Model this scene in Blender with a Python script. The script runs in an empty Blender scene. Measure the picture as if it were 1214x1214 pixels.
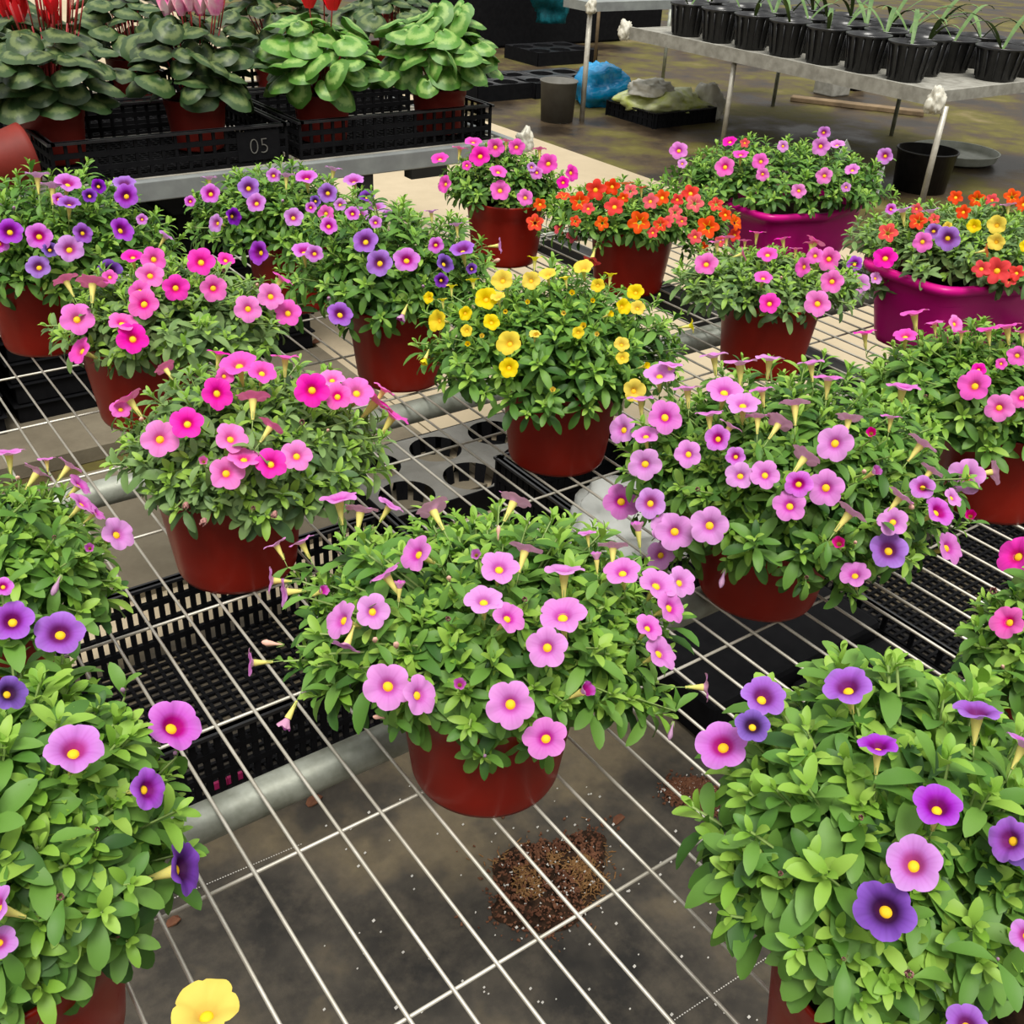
import bpy, math, random
import numpy as np
from mathutils import Vector, Matrix
PI = math.pi
SC = bpy.context.scene
COL = SC.collection

# ------------------------------------------------------------------ camera
F = 1238.1986
H = 0.608                                    # height of the wire bench
Rw = np.array([[0.81257995, -0.58098613, 0.0465718],
               [-0.27409692, -0.45142712, -0.84916691],
               [0.51437797, 0.67725082, -0.52606714]])
CAM = np.array([-0.25781183, -1.7674826, 0.68618644 + H])
cam = bpy.data.cameras.new('camera')
cam.sensor_width = 36
cam.lens = F / 1214 * 36
cam.clip_start = 0.02
cam.clip_end = 100
camo = bpy.data.objects.new('camera', cam)
COL.objects.link(camo)
M = Matrix(((Rw[0][0], -Rw[1][0], -Rw[2][0], CAM[0]),
            (Rw[0][1], -Rw[1][1], -Rw[2][1], CAM[1]),
            (Rw[0][2], -Rw[1][2], -Rw[2][2], CAM[2]), (0, 0, 0, 1)))
camo.matrix_world = M
SC.camera = camo
RIGHT, UP, FWD = Rw[0], -Rw[1], Rw[2]

def ray(x, y):
    return Rw.T @ np.array([(x - 607) / F, (y - 607) / F, 1.0])
def at(x, y, z=0.0):
    d = ray(x, y)
    return CAM + d * ((z - CAM[2]) / d[2])
def proj(p):
    c = Rw @ (np.array(p, float) - CAM)
    return c[0] / c[2] * F + 607, c[1] / c[2] * F + 607, c[2]

# ------------------------------------------------------------------ materials
MATS = {}
class N:
    """tiny node helper"""
    def __init__(s, name):
        s.m = bpy.data.materials.new(name); s.m.use_nodes = True
        s.t = s.m.node_tree; s.b = s.t.nodes['Principled BSDF']
        MATS[name] = s.m
    def n(s, typ, **kw):
        nd = s.t.nodes.new(typ)
        for k, v in kw.items():
            if k in nd.inputs: nd.inputs[k].default_value = v
            else: setattr(nd, k, v)
        return nd
    def l(s, a, b): s.t.links.new(a, b)
    def math(s, op, a, b=None, clamp=False):
        nd = s.t.nodes.new('ShaderNodeMath'); nd.operation = op; nd.use_clamp = clamp
        for i, v in enumerate((a, b)):
            if v is None: continue
            if isinstance(v, (int, float)): nd.inputs[i].default_value = v
            else: s.l(v, nd.inputs[i])
        return nd.outputs[0]
    def ramp(s, fac, stops, interp='LINEAR'):
        r = s.t.nodes.new('ShaderNodeValToRGB'); r.color_ramp.interpolation = interp
        e = r.color_ramp.elements
        while len(e) < len(stops): e.new(0.5)
        for i, (p, c) in enumerate(stops):
            e[i].position = p
            e[i].color = (*c, 1) if len(c) == 3 else c
        if fac is not None: s.l(fac, r.inputs[0])
        return r.outputs[0]
    def mix(s, fac, a, b, blend='MIX'):
        nd = s.t.nodes.new('ShaderNodeMix'); nd.data_type = 'RGBA'; nd.blend_type = blend
        if isinstance(fac, (int, float)): nd.inputs[0].default_value = fac
        else: s.l(fac, nd.inputs[0])
        for i, v in ((6, a), (7, b)):
            if isinstance(v, tuple): nd.inputs[i].default_value = (*v, 1)
            else: s.l(v, nd.inputs[i])
        return nd.outputs[2]
    def noise(s, scale, detail=4, rough=0.55, vec=None):
        nd = s.n('ShaderNodeTexNoise', Scale=scale, Detail=detail, Roughness=rough)
        if vec is None:
            tc = s.t.nodes.new('ShaderNodeTexCoord'); vec = tc.outputs['Object']
        s.l(vec, nd.inputs['Vector'])
        return nd.outputs['Fac']
    def bump(s, h, strength=0.3, dist=0.01):
        b = s.n('ShaderNodeBump', Strength=strength, Distance=dist)
        s.l(h, b.inputs['Height']); s.l(b.outputs[0], s.b.inputs['Normal'])
    def col(s, c):
        if isinstance(c, tuple): s.b.inputs['Base Color'].default_value = (*c, 1)
        else: s.l(c, s.b.inputs['Base Color'])
    def rough(s, r, spec=0.5):
        if isinstance(r, (int, float)): s.b.inputs['Roughness'].default_value = r
        else: s.l(r, s.b.inputs['Roughness'])
        s.b.inputs['Specular IOR Level'].default_value = spec
    def translucent(s, colsock, f=0.3):
        tr = s.n('ShaderNodeBsdfTranslucent')
        if isinstance(colsock, tuple): tr.inputs[0].default_value = (*colsock, 1)
        else: s.l(colsock, tr.inputs[0])
        mx = s.n('ShaderNodeMixShader'); mx.inputs[0].default_value = f
        s.l(s.b.outputs[0], mx.inputs[1]); s.l(tr.outputs[0], mx.inputs[2])
        s.l(mx.outputs[0], s.t.nodes['Material Output'].inputs[0])

def simple(name, c1, c2=None, scale=20, rough=0.5, spec=0.5, bump=0, metal=0):
    s = N(name)
    if c2 is None: c2 = tuple(v * 0.75 for v in c1)
    f = s.noise(scale)
    s.col(s.ramp(f, [(0.35, c2), (0.65, c1)]))
    s.rough(rough, spec); s.b.inputs['Metallic'].default_value = metal
    if bump: s.bump(f, bump, 0.003)
    return s.m

def leafmat(name, c1, c2, rough=0.5, tr=0.25, pattern=None):
    s = N(name)
    g = s.n('ShaderNodeNewGeometry')
    c = s.ramp(g.outputs['Random Per Island'], [(0.0, c1), (1.0, c2)])
    n = s.noise(60, 2)
    c = s.mix(s.math('MULTIPLY', n, 0.25), c, tuple(v * 0.6 for v in c1))
    s.col(c); s.rough(rough, 0.35)
    s.translucent(c, tr)
    return s.m
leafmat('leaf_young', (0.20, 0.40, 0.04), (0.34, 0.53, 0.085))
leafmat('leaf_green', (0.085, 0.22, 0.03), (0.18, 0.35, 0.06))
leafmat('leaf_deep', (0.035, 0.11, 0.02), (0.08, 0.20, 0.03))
leafmat('leaf_grey_green', (0.15, 0.27, 0.08), (0.24, 0.37, 0.12))
leafmat('leaf_grey_deep', (0.065, 0.14, 0.045), (0.12, 0.21, 0.07))
simple('stem_green', (0.30, 0.42, 0.12), (0.2, 0.3, 0.08), 40, 0.5)
simple('stem_red', (0.45, 0.03, 0.03), (0.28, 0.03, 0.03), 40, 0.45)

def petal(name, stops, edge_tr=0.3, vein=(0.3, 0.02, 0.2), vamt=0.35, star=None, back=None, hv=0.015):
    s = N(name)
    tc = s.t.nodes.new('ShaderNodeTexCoord')
    sp = s.t.nodes.new('ShaderNodeSeparateXYZ'); s.l(tc.outputs['Object'], sp.inputs[0])
    x, y = sp.outputs[0], sp.outputs[1]
    r = s.math('MULTIPLY', s.math('SQRT', s.math('ADD', s.math('MULTIPLY', x, x), s.math('MULTIPLY', y, y))), 2.0)
    c = s.ramp(r, stops)
    ang = s.math('MULTIPLY', s.math('ARCTAN2', y, x), 2.5)
    cs = s.math('ABSOLUTE', s.math('COSINE', ang))
    v = s.math('MULTIPLY', s.math('POWER', cs, 40.0), s.math('SUBTRACT', 1.0, r, True))
    c = s.mix(s.math('MULTIPLY', v, vamt), c, vein)
    v2 = s.math('POWER', s.math('ABSOLUTE', s.math('COSINE', s.math('MULTIPLY', ang, 5.0))), 6.0)
    c = s.mix(s.math('MULTIPLY', v2, 0.07), c, vein)
    if star:
        m = s.math('LESS_THAN', r, s.math('ADD', 0.2, s.math('MULTIPLY', s.math('POWER', cs, 24.0), 0.38)))
        c = s.mix(m, c, star)
    oi = s.n('ShaderNodeObjectInfo')
    hs = s.n('ShaderNodeHueSaturation')
    s.l(c, hs.inputs['Color'])
    s.l(s.math('ADD', 0.5 - hv, s.math('MULTIPLY', oi.outputs['Random'], 2 * hv)), hs.inputs['Hue'])
    s.l(s.math('ADD', 0.85, s.math('MULTIPLY', oi.outputs['Random'], 0.25)), hs.inputs['Saturation'])
    c = hs.outputs[0]
    if back:
        g = s.n('ShaderNodeNewGeometry')
        c = s.mix(g.outputs['Backfacing'], c, back)
    s.col(c); s.rough(0.65, 0.2)
    s.translucent(c, edge_tr)
    return s.m
YEL = (0.85, 0.55, 0.02)
petal('petal_lilac', [(0.0, (0.50, 0.05, 0.36)), (0.27, (0.52, 0.06, 0.42)), (0.46, (0.66, 0.19, 0.62)), (1.0, (0.72, 0.28, 0.69))],
      vein=(0.5, 0.06, 0.42), back=(0.72, 0.36, 0.56))
petal('petal_hot_pink', [(0.0, (0.6, 0.04, 0.1)), (0.28, (0.60, 0.02, 0.22)), (0.45, (0.80, 0.04, 0.46)), (1.0, (0.84, 0.08, 0.56))],
      vein=(0.55, 0.01, 0.25), back=(0.88, 0.20, 0.45))
petal('petal_pink', [(0.0, (0.6, 0.04, 0.1)), (0.28, (0.72, 0.04, 0.33)), (0.45, (0.80, 0.13, 0.52)), (1.0, (0.84, 0.21, 0.62))],
      vein=(0.6, 0.03, 0.3), back=(0.86, 0.36, 0.52))
petal('petal_purple', [(0.0, (0.20, 0.0, 0.10)), (0.34, (0.17, 0.005, 0.16)), (0.56, (0.32, 0.06, 0.52)), (1.0, (0.42, 0.16, 0.72))],
      vein=(0.2, 0.01, 0.3), back=(0.50, 0.25, 0.60))
petal('petal_orchid', [(0.0, (0.35, 0.0, 0.12)), (0.32, (0.42, 0.015, 0.25)), (0.52, (0.56, 0.13, 0.60)), (1.0, (0.64, 0.26, 0.74))],
      vein=(0.38, 0.02, 0.35), back=(0.66, 0.36, 0.62))
petal('petal_violet', [(0.0, (0.08, 0.0, 0.04)), (0.36, (0.04, 0.0, 0.06)), (0.62, (0.15, 0.02, 0.36)), (1.0, (0.27, 0.07, 0.60))],
      vein=(0.05, 0.0, 0.1), back=(0.36, 0.16, 0.5))
petal('petal_yellow', [(0.0, (0.7, 0.40, 0.01)), (0.36, (0.82, 0.58, 0.005)), (0.55, (0.80, 0.58, 0.002)), (1.0, (0.80, 0.61, 0.003))],
      vein=(0.8, 0.55, 0.0), vamt=0.15, back=(0.85, 0.76, 0.02), hv=0.003)
petal('petal_red', [(0.0, (0.7, 0.2, 0.01)), (0.3, (0.72, 0.02, 0.01)), (1.0, (0.78, 0.03, 0.02))],
      vein=(0.5, 0.0, 0.0), vamt=0.3, back=(0.75, 0.10, 0.06))
petal('petal_orange_star', [(0.0, (0.8, 0.3, 0.02)), (0.3, (0.75, 0.03, 0.01)), (1.0, (0.82, 0.06, 0.035))],
      vein=(0.5, 0.0, 0.0), vamt=0.1, star=(0.85, 0.36, 0.04), back=(0.85, 0.25, 0.08))
simple('flower_tube_yellow', (0.76, 0.64, 0.14), (0.62, 0.58, 0.20), 60, 0.6, 0.2)
simple('flower_eye_yellow', (0.92, 0.60, 0.02), (0.80, 0.38, 0.01), 300, 0.6, 0.2)
simple('petal_wilted', (0.55, 0.30, 0.30), (0.28, 0.12, 0.08), 200, 0.8, 0.1)
simple('bud_pink', (0.75, 0.30, 0.42), (0.72, 0.55, 0.25), 120, 0.6, 0.2)
simple('bud_purple', (0.35, 0.12, 0.42), (0.5, 0.35, 0.35), 150, 0.6, 0.2)

def potmat(name, c, c2, rough=0.28):
    s = N(name)
    f = s.noise(9, 3); d = s.noise(55, 6, 0.7)
    col = s.ramp(f, [(0.3, c2), (0.7, c)])
    dust = s.ramp(d, [(0.60, (0, 0, 0)), (0.78, (1, 1, 1))])
    col = s.mix(s.math('MULTIPLY', dust, 0.12), col, (0.40, 0.16, 0.10))
    s.col(col); s.l(s.math('ADD', rough, s.math('MULTIPLY', dust, 0.3)), s.b.inputs['Roughness'])
    s.b.inputs['Specular IOR Level'].default_value = 0.24
    s.bump(s.noise(4, 2), 0.1, 0.01)
    return s.m
potmat('pot_red', (0.29, 0.013, 0.005), (0.21, 0.009, 0.004), 0.33)
potmat('pot_dark_red', (0.24, 0.022, 0.014), (0.16, 0.014, 0.01), 0.45)
potmat('planter_magenta', (0.56, 0.003, 0.21), (0.46, 0.002, 0.17), 0.3)
simple('soil', (0.055, 0.03, 0.018), (0.015, 0.009, 0.006), 90, 0.95, 0.1, 0.8)
simple('galvanised', (0.58, 0.55, 0.48), (0.44, 0.41, 0.34), 30, 0.42, 0.5, 0.1, 0.35)
simple('frame_grey', (0.27, 0.29, 0.28), (0.20, 0.21, 0.21), 14, 0.55, 0.4, 0.1, 0.2)
simple('pipe_zinc', (0.36, 0.38, 0.33), (0.19, 0.20, 0.16), 26, 0.5, 0.5, 0.4, 0.3)
simple('dusty_grey', (0.34, 0.33, 0.29), (0.22, 0.21, 0.18), 20, 0.8, 0.3, 0.2)
simple('black_plastic', (0.007, 0.007, 0.008), (0.004, 0.004, 0.005), 30, 0.75, 0.1)
simple('black_gloss', (0.02, 0.02, 0.022), (0.01, 0.01, 0.012), 30, 0.28, 0.5)
simple('grey_plastic', (0.16, 0.155, 0.14), (0.12, 0.115, 0.10), 12, 0.6, 0.3)
simple('dark_metal', (0.03, 0.03, 0.03), None, 12, 0.6, 0.3)
simple('blue_plastic', (0.0, 0.30, 0.62), (0.0, 0.22, 0.52), 14, 0.25, 0.6, 0.2)
simple('teal_net', (0.0, 0.12, 0.15), (0.0, 0.07, 0.09), 60, 0.6, 0.3)
simple('white_plastic', (0.62, 0.60, 0.52), (0.5, 0.47, 0.38), 30, 0.4, 0.4, 0.3)
simple('basin_grey', (0.46, 0.48, 0.42), (0.34, 0.36, 0.30), 20, 0.6, 0.3)
simple('lime_plastic', (0.50, 0.56, 0.12), (0.66, 0.68, 0.42), 14, 0.4, 0.4, 0.3)
simple('terracotta', (0.20, 0.02, 0.012), None, 14, 0.6, 0.3)
simple('brown_debris', (0.20, 0.09, 0.05), (0.12, 0.05, 0.03), 40, 0.9, 0.1)
simple('fibre', (0.34, 0.19, 0.08), (0.2, 0.10, 0.04), 140, 0.95, 0.05, 0.6)
simple('perlite', (0.75, 0.72, 0.66), None, 80, 0.9, 0.1)
simple('wood', (0.24, 0.17, 0.10), (0.14, 0.10, 0.06), 12, 0.85, 0.2)
simple('magenta_label', (0.75, 0.04, 0.22), None, 12, 0.5, 0.3)
simple('orchid_leaf', (0.14, 0.24, 0.07), (0.07, 0.14, 0.04), 18, 0.5, 0.3)
simple('red_tepal', (0.78, 0.01, 0.02), (0.6, 0.005, 0.01), 18, 0.5, 0.3)
simple('blush_tepal', (0.85, 0.60, 0.62), (0.75, 0.10, 0.38), 22, 0.5, 0.3)
def clear(name, c=(0.9, 0.92, 0.9), a=0.35):
    s = N(name); s.col(c); s.rough(0.15, 0.5)
    s.b.inputs['Alpha'].default_value = a
    return s.m
clear('clear_film', (0.86, 0.88, 0.84), 0.42)
clear('clear_label', (0.62, 0.66, 0.62), 0.55)

def cyclamen_leaf(name, dark, pale, amt):
    s = N(name)
    uv = s.t.nodes.new('ShaderNodeUVMap')
    sp = s.t.nodes.new('ShaderNodeSeparateXYZ'); s.l(uv.outputs[0], sp.inputs[0])
    nz = s.noise(120, 4)
    r = s.math('ADD', sp.outputs[0], s.math('MULTIPLY', s.math('SUBTRACT', nz, 0.5), 0.35))
    m = s.ramp(r, [(0.34, (0, 0, 0)), (0.50, (1, 1, 1)), (0.66, (1, 1, 1)), (0.78, (0, 0, 0))])
    g = s.n('ShaderNodeNewGeometry')
    base = s.ramp(g.outputs['Random Per Island'], [(0, dark), (1, tuple(v * 1.6 for v in dark))])
    c = s.mix(s.math('MULTIPLY', m, amt), base, pale)
    s.col(c); s.rough(0.45, 0.4); s.translucent(c, 0.12)
cyclamen_leaf('cyclamen_leaf_silver', (0.022, 0.048, 0.013), (0.17, 0.22, 0.075), 0.65)
cyclamen_leaf('cyclamen_leaf_fresh', (0.06, 0.16, 0.02), (0.30, 0.46, 0.12), 0.8)

# floors
def concrete():
    s = N('concrete_path')
    n1 = s.noise(1.6, 5); n2 = s.noise(14, 6, 0.65)
    c = s.ramp(n1, [(0.3, (0.40, 0.325, 0.215)), (0.7, (0.51, 0.42, 0.29))])
    c = s.mix(s.math('MULTIPLY', n2, 0.5), c, (0.30, 0.245, 0.165))
    s.col(c); s.rough(0.85, 0.2); s.bump(n2, 0.25, 0.004)
concrete()
def mossy():
    s = N('moss_and_shade_ground')
    n1 = s.noise(1.7, 6, 0.62); n2 = s.noise(9, 6, 0.7)
    c = s.ramp(n1, [(0.38, (0.020, 0.013, 0.008)), (0.48, (0.075, 0.050, 0.025)), (0.58, (0.135, 0.12, 0.022)), (0.72, (0.24, 0.19, 0.09))])
    c = s.mix(s.math('MULTIPLY', n2, 0.6), c, (0.03, 0.024, 0.018))
    s.col(c)
    s.l(s.ramp(n1, [(0.4, (0.35,) * 3), (0.6, (0.8,) * 3)]), s.b.inputs['Roughness'])
    s.b.inputs['Specular IOR Level'].default_value = 0.2
    s.bump(n2, 0.4, 0.01)
mossy()
def weedmat():
    s = N('weed_mat')
    n1 = s.noise(3.2, 5, 0.6); n2 = s.noise(30, 6, 0.7)
    c = s.ramp(n1, [(0.38, (0.022, 0.020, 0.018)), (0.50, (0.075, 0.064, 0.050)), (0.60, (0.21, 0.165, 0.10))])
    n3 = s.noise(11, 5, 0.7); c = s.mix(s.ramp(n3, [(.45, (0, 0, 0)), (.7, (.6, .6, .6))]), c, (0.17, 0.14, 0.10)); c = s.mix(s.math('MULTIPLY', n2, 0.65), c, (0.022, 0.02, 0.017))
    s.col(c); s.rough(0.7, 0.3); s.bump(n2, 0.4, 0.004)
weedmat()
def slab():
    s = N('shaded_slab')  # under-bench shade painted in as a browner, darker tone than the walkway
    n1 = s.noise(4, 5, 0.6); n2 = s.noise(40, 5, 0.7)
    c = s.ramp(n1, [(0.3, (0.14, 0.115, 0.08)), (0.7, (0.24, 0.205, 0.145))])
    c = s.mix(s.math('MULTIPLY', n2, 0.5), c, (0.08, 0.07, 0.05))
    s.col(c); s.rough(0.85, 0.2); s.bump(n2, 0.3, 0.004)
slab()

# ------------------------------------------------------------------ mesh helpers
class MB:
    def __init__(s): s.v = []; s.f = []; s.m = []; s.uv = []
    def add(s, verts, faces, m=0):
        o = len(s.v); s.v.extend([tuple(map(float, p)) for p in verts])
        s.f.extend([tuple(i + o for i in f) for f in faces]); s.m.extend([m] * len(faces))
    def box(s, x0, x1, y0, y1, z0, z1, m=0):
        v = [(x, y, z) for z in (z0, z1) for y in (y0, y1) for x in (x0, x1)]
        s.add(v, [(0, 2, 3, 1), (4, 5, 7, 6), (0, 1, 5, 4), (2, 6, 7, 3), (0, 4, 6, 2), (1, 3, 7, 5)], m)
    def tube(s, a, b, r, n=8, m=0, r2=None, cap=True):
        a = np.array(a, float); b = np.array(b, float); d = b - a; L = np.linalg.norm(d)
        if L < 1e-9: return
        d /= L; u = np.cross(d, (0, 0, 1.0))
        if np.linalg.norm(u) < 1e-3: u = np.cross(d, (1.0, 0, 0))
        u /= np.linalg.norm(u); w = np.cross(d, u); r2 = r if r2 is None else r2
        v = []
        for c, rr in ((a, r), (b, r2)):
            for k in range(n):
                t = 2 * PI * k / n; v.append(c + rr * (math.cos(t) * u + math.sin(t) * w))
        f = [(k, k + n, (k + 1) % n + n, (k + 1) % n) for k in range(n)]
        if cap: f += [tuple(range(n)), tuple(range(2 * n - 1, n - 1, -1))]
        s.add(v, f, m)
    def path(s, pts, r, n=5, m=0):
        for a, b in zip(pts[:-1], pts[1:]): s.tube(a, b, r, n, m)
    def lathe(s, prof, n=48, m=0, cx=0, cy=0, close=False):
        v = [(cx + r * math.cos(2 * PI * k / n), cy + r * math.sin(2 * PI * k / n), z) for r, z in prof for k in range(n)]
        f = []
        for i in range(len(prof) - 1):
            for k in range(n):
                k2 = (k + 1) % n; f.append((i * n + k, i * n + k2, (i + 1) * n + k2, (i + 1) * n + k))
        if close: f.append(tuple(range(n - 1, -1, -1)))
        s.add(v, f, m)
    def build(s, name, mats, parent=None, loc=(0, 0, 0), smooth=True):
        me = bpy.data.meshes.new(name); me.from_pydata(s.v, [], s.f)
        mats = mats if isinstance(mats, (list, tuple)) else [mats]
        for m in mats: me.materials.append(MATS[m])
        if len(mats) > 1: me.polygons.foreach_set('material_index', s.m)
        if smooth: me.polygons.foreach_set('use_smooth', [True] * len(me.polygons))
        me.update()
        o = bpy.data.objects.new(name, me); COL.objects.link(o); o.location = loc
        if parent: o.parent = parent
        return o
def tag(o, label=None, cat=None, group=None, kind=None):
    if label: o['label'] = label
    if cat: o['category'] = cat
    if group: o['group'] = group
    if kind: o['kind'] = kind
    return o
def empty(name, loc, label=None, cat=None, group=None, rz=0):
    o = bpy.data.objects.new(name, None); COL.objects.link(o); o.location = loc
    o.rotation_euler = (0, 0, rz); o.empty_display_size = 0.05
    return tag(o, label, cat, group)
def bevel(o, w=0.003, seg=2):
    b = o.modifiers.new('bevel', 'BEVEL'); b.width = w; b.segments = seg; b.limit_method = 'ANGLE'; b.angle_limit = 0.7
    return o

# ------------------------------------------------------------------ leaves and shoots (numpy)
def leaf_template(nl=5, wmax=0.34, fold=0.22, droop=0.25):
    v = []; f = []
    TT = [0, .18, .40, .62, .82, .94, 1.0]; WW = [.12, .38, .80, 1.0, .84, .50, .06]; nl = 6
    for i in range(nl + 1):
        t = TT[i]; w = wmax * 0.5 * WW[i]
        z = 0.10 * math.sin(t * PI * 0.8) - droop * t * t
        for j in (-1, 0, 1): v.append((t, j * w, z + abs(j) * fold * w))
    for i in range(nl):
        for j in range(2):
            a = i * 3 + j; f.append((a, a + 1, a + 4, a + 3))
    return np.array(v), np.array(f)
LT = [leaf_template(5, 0.36, 0.35, d) for d in (0.10, 0.25, 0.42)]
def frame(x, up):
    x = x / np.linalg.norm(x); y = np.cross(up, x); n = np.linalg.norm(y)
    if n < 1e-4: y = np.cross((0.3, 1.0, 0.1), x); n = np.linalg.norm(y)
    y = y / n; return np.stack([x, y, np.cross(x, y)])
def unit(v): v = np.array(v, float); return v / np.linalg.norm(v)

class Foliage:
    def __init__(s): s.V = []; s.Fq = []; s.M = []; s.n = 0
    def put(s, T, Fc, m):
        s.V.append(T); s.Fq.append(Fc + s.n); s.M.append(np.full(len(Fc), m, np.int32)); s.n += len(T)
    def leaf(s, p, d, up, L, m, rng, wid=1.0):
        T, Fc = LT[rng.randrange(3)]
        R = frame(d, up); s.put((T * (L, L * wid, L)) @ R + p, Fc, m)
    def stem(s, pts, r, m=3):
        for a, b in zip(pts[:-1], pts[1:]):
            d = unit(b - a); R = frame(d, np.array((0.1, 0.2, 1.0)))
            ring = np.array([(0, math.cos(t), math.sin(t)) for t in (0, 2.09, 4.19)]) * r
            v = np.concatenate([ring @ R + a, (ring * 0.8) @ R + b])
            s.put(v, np.array([(k, (k + 1) % 3, (k + 1) % 3 + 3, k + 3) for k in range(3)]), m)
    def shoot(s, tip, D, L, rng, n=12, old=0.0, wid=1.0, gap=0.10):
        """one leafy shoot: small bright leaves at the tip, larger ones down the stem"""
        phi = rng.random() * 6.28
        A = frame(D, np.array((rng.random() - .5, rng.random() - .5, 0.3)))
        for k in range(n):
            t = k / (n - 1)
            phi += 2.4
            el = math.radians(18 + 68 * min(1, t * 1.25) + rng.uniform(-10, 10))
            side = math.cos(phi) * A[1] + math.sin(phi) * A[2]
            d = math.cos(el) * A[0] + math.sin(el) * side
            sz = L * (0.30 + 0.75 * min(1, t * 1.5)) * rng.uniform(0.85, 1.12)
            p = tip - A[0] * L * gap * k * 0.9
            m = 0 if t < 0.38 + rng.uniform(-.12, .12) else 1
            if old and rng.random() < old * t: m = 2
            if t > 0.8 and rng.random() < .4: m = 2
            s.leaf(p, d, A[0] * 0.8 + np.array((0, 0, 0.5)), sz, m, rng, wid)
    def build(s, name, mats, parent):
        V = np.concatenate(s.V); Q = np.concatenate(s.Fq); Mi = np.concatenate(s.M)
        me = bpy.data.meshes.new(name)
        me.vertices.add(len(V)); me.vertices.foreach_set('co', V.astype(np.float32).ravel())
        me.loops.add(Q.size); me.loops.foreach_set('vertex_index', Q.astype(np.int32).ravel())
        me.polygons.add(len(Q)); me.polygons.foreach_set('loop_start', np.arange(0, Q.size, 4, dtype=np.int32))
        for m in mats: me.materials.append(MATS[m])
        me.polygons.foreach_set('material_index', Mi)
        me.polygons.foreach_set('use_smooth', np.ones(len(Q), bool))
        me.update(calc_edges=True); me.validate()
        o = bpy.data.objects.new(name, me); COL.objects.link(o); o.parent = parent
        return o

# ------------------------------------------------------------------ flower meshes (unit diameter, facing +z)
def corolla(notch=0.14, power=0.6, cup=0.05, close=1.0, seed=1):
    rng = random.Random(seed); n = 50; rings = [0.19, 0.3, 0.45, 0.6, 0.75, 0.88, 1.0]
    ph = [rng.uniform(-1, 1) for _ in range(6)]
    v = []
    for i, q in enumerate(rings):
        for k in range(n):
            th = 2 * PI * k / n
            lob = abs(math.cos(2.5 * th)) ** power
            R = 0.5 * (1 - notch * (1 - lob) * q ** 2) * (1 + 0.04 * ph[int(k / 10) % 5])
            r = R * q * (1 - (1 - close) * q * 0.9)
            z = (cup + .13) * (1 - math.exp(-(q - .17) / .20)) + (1 - close) * q * 0.42
            z += 0.028 * q * q * math.cos(5 * th + 2.4) + 0.02 * q * q * math.sin(2 * th + ph[5] * 3) + 0.012 * q * q * math.sin(9 * th + ph[4] * 3)
            if q > 0.8: z -= 0.02 * (q - 0.8) * 5
            v.append((r * math.cos(th), r * math.sin(th), z - 0.03))
    f = [(i * n + k, (i + 1) * n + k, (i + 1) * n + (k + 1) % n, i * n + (k + 1) % n) for i in range(len(rings) - 1) for k in range(n)]
    return v, f
def tube_mesh():
    mb = MB(); mb.lathe([(0.12, 0.02), (0.118, -0.04), (0.10, -0.14), (0.065, -0.36), (0.045, -0.56), (0.05, -0.60), (0.0, -0.62)], 14)
    for k in range(5):                                         # calyx teeth
        t = 2 * PI * k / 5
        a = np.array((0.03 * math.cos(t), 0.03 * math.sin(t), -0.62)); b = np.array((0.12 * math.cos(t), 0.12 * math.sin(t), -0.36))
        w = np.array((-math.sin(t), math.cos(t), 0)) * 0.022
        mb.add([a - w, a + w, b + w * .3, b - w * .3], [(0, 1, 2, 3)], 1)
    mb.tube((0, 0, -0.62), (0, 0.02, -0.95), 0.016, 5, 1)
    return mb
def eye_mesh():
    mb = MB(); mb.lathe([(0.0, 0.035), (0.045, 0.038), (0.085, 0.022), (0.115, -0.03)], 16)
    for k in range(5):
        t = 2 * PI * k / 5; mb.tube((0.03 * math.cos(t), 0.03 * math.sin(t), 0), (0.035 * math.cos(t), 0.035 * math.sin(t), 0.02), 0.016, 6)
    return mb
FM = {}
def mesh_of(key, maker):
    if key not in FM:
        FM[key] = maker()
    return FM[key]
def mk(v, f, mats, name, mi=None):
    me = bpy.data.meshes.new(name); me.from_pydata(v, [], f)
    for m in mats: me.materials.append(MATS[m])
    if mi: me.polygons.foreach_set('material_index', mi)
    me.polygons.foreach_set('use_smooth', [True] * len(me.polygons)); me.update()
    return me
TUBE = tube_mesh(); EYE = eye_mesh()
TM = mk(TUBE.v, TUBE.f, ['flower_tube_yellow', 'stem_green'], 'flower_tube', TUBE.m)
EM = mk(EYE.v, EYE.f, ['flower_eye_yellow'], 'flower_eye')
def shape_key(kind, mat, v):
    key = (kind, mat, v)
    def go():
        if kind == 'h': a, b = corolla(0.2, 0.7, 0.03, 0.45, v + 5)
        elif 'red' in mat or 'orange' in mat: a, b = corolla(0.34, 0.9, 0.04, 1.0, v)
        elif 'purple' in mat or 'violet' in mat or 'orchid' in mat: a, b = corolla(0.17, 0.65, 0.10, 0.97, v)
        elif 'yellow' in mat: a, b = corolla(0.16, 0.6, 0.13, 0.92, v)
        else: a, b = corolla(0.20, 0.62, 0.05, 1.0, v)
        return mk(a, b, [mat], 'flower')
    return mesh_of(key, go)
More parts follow.
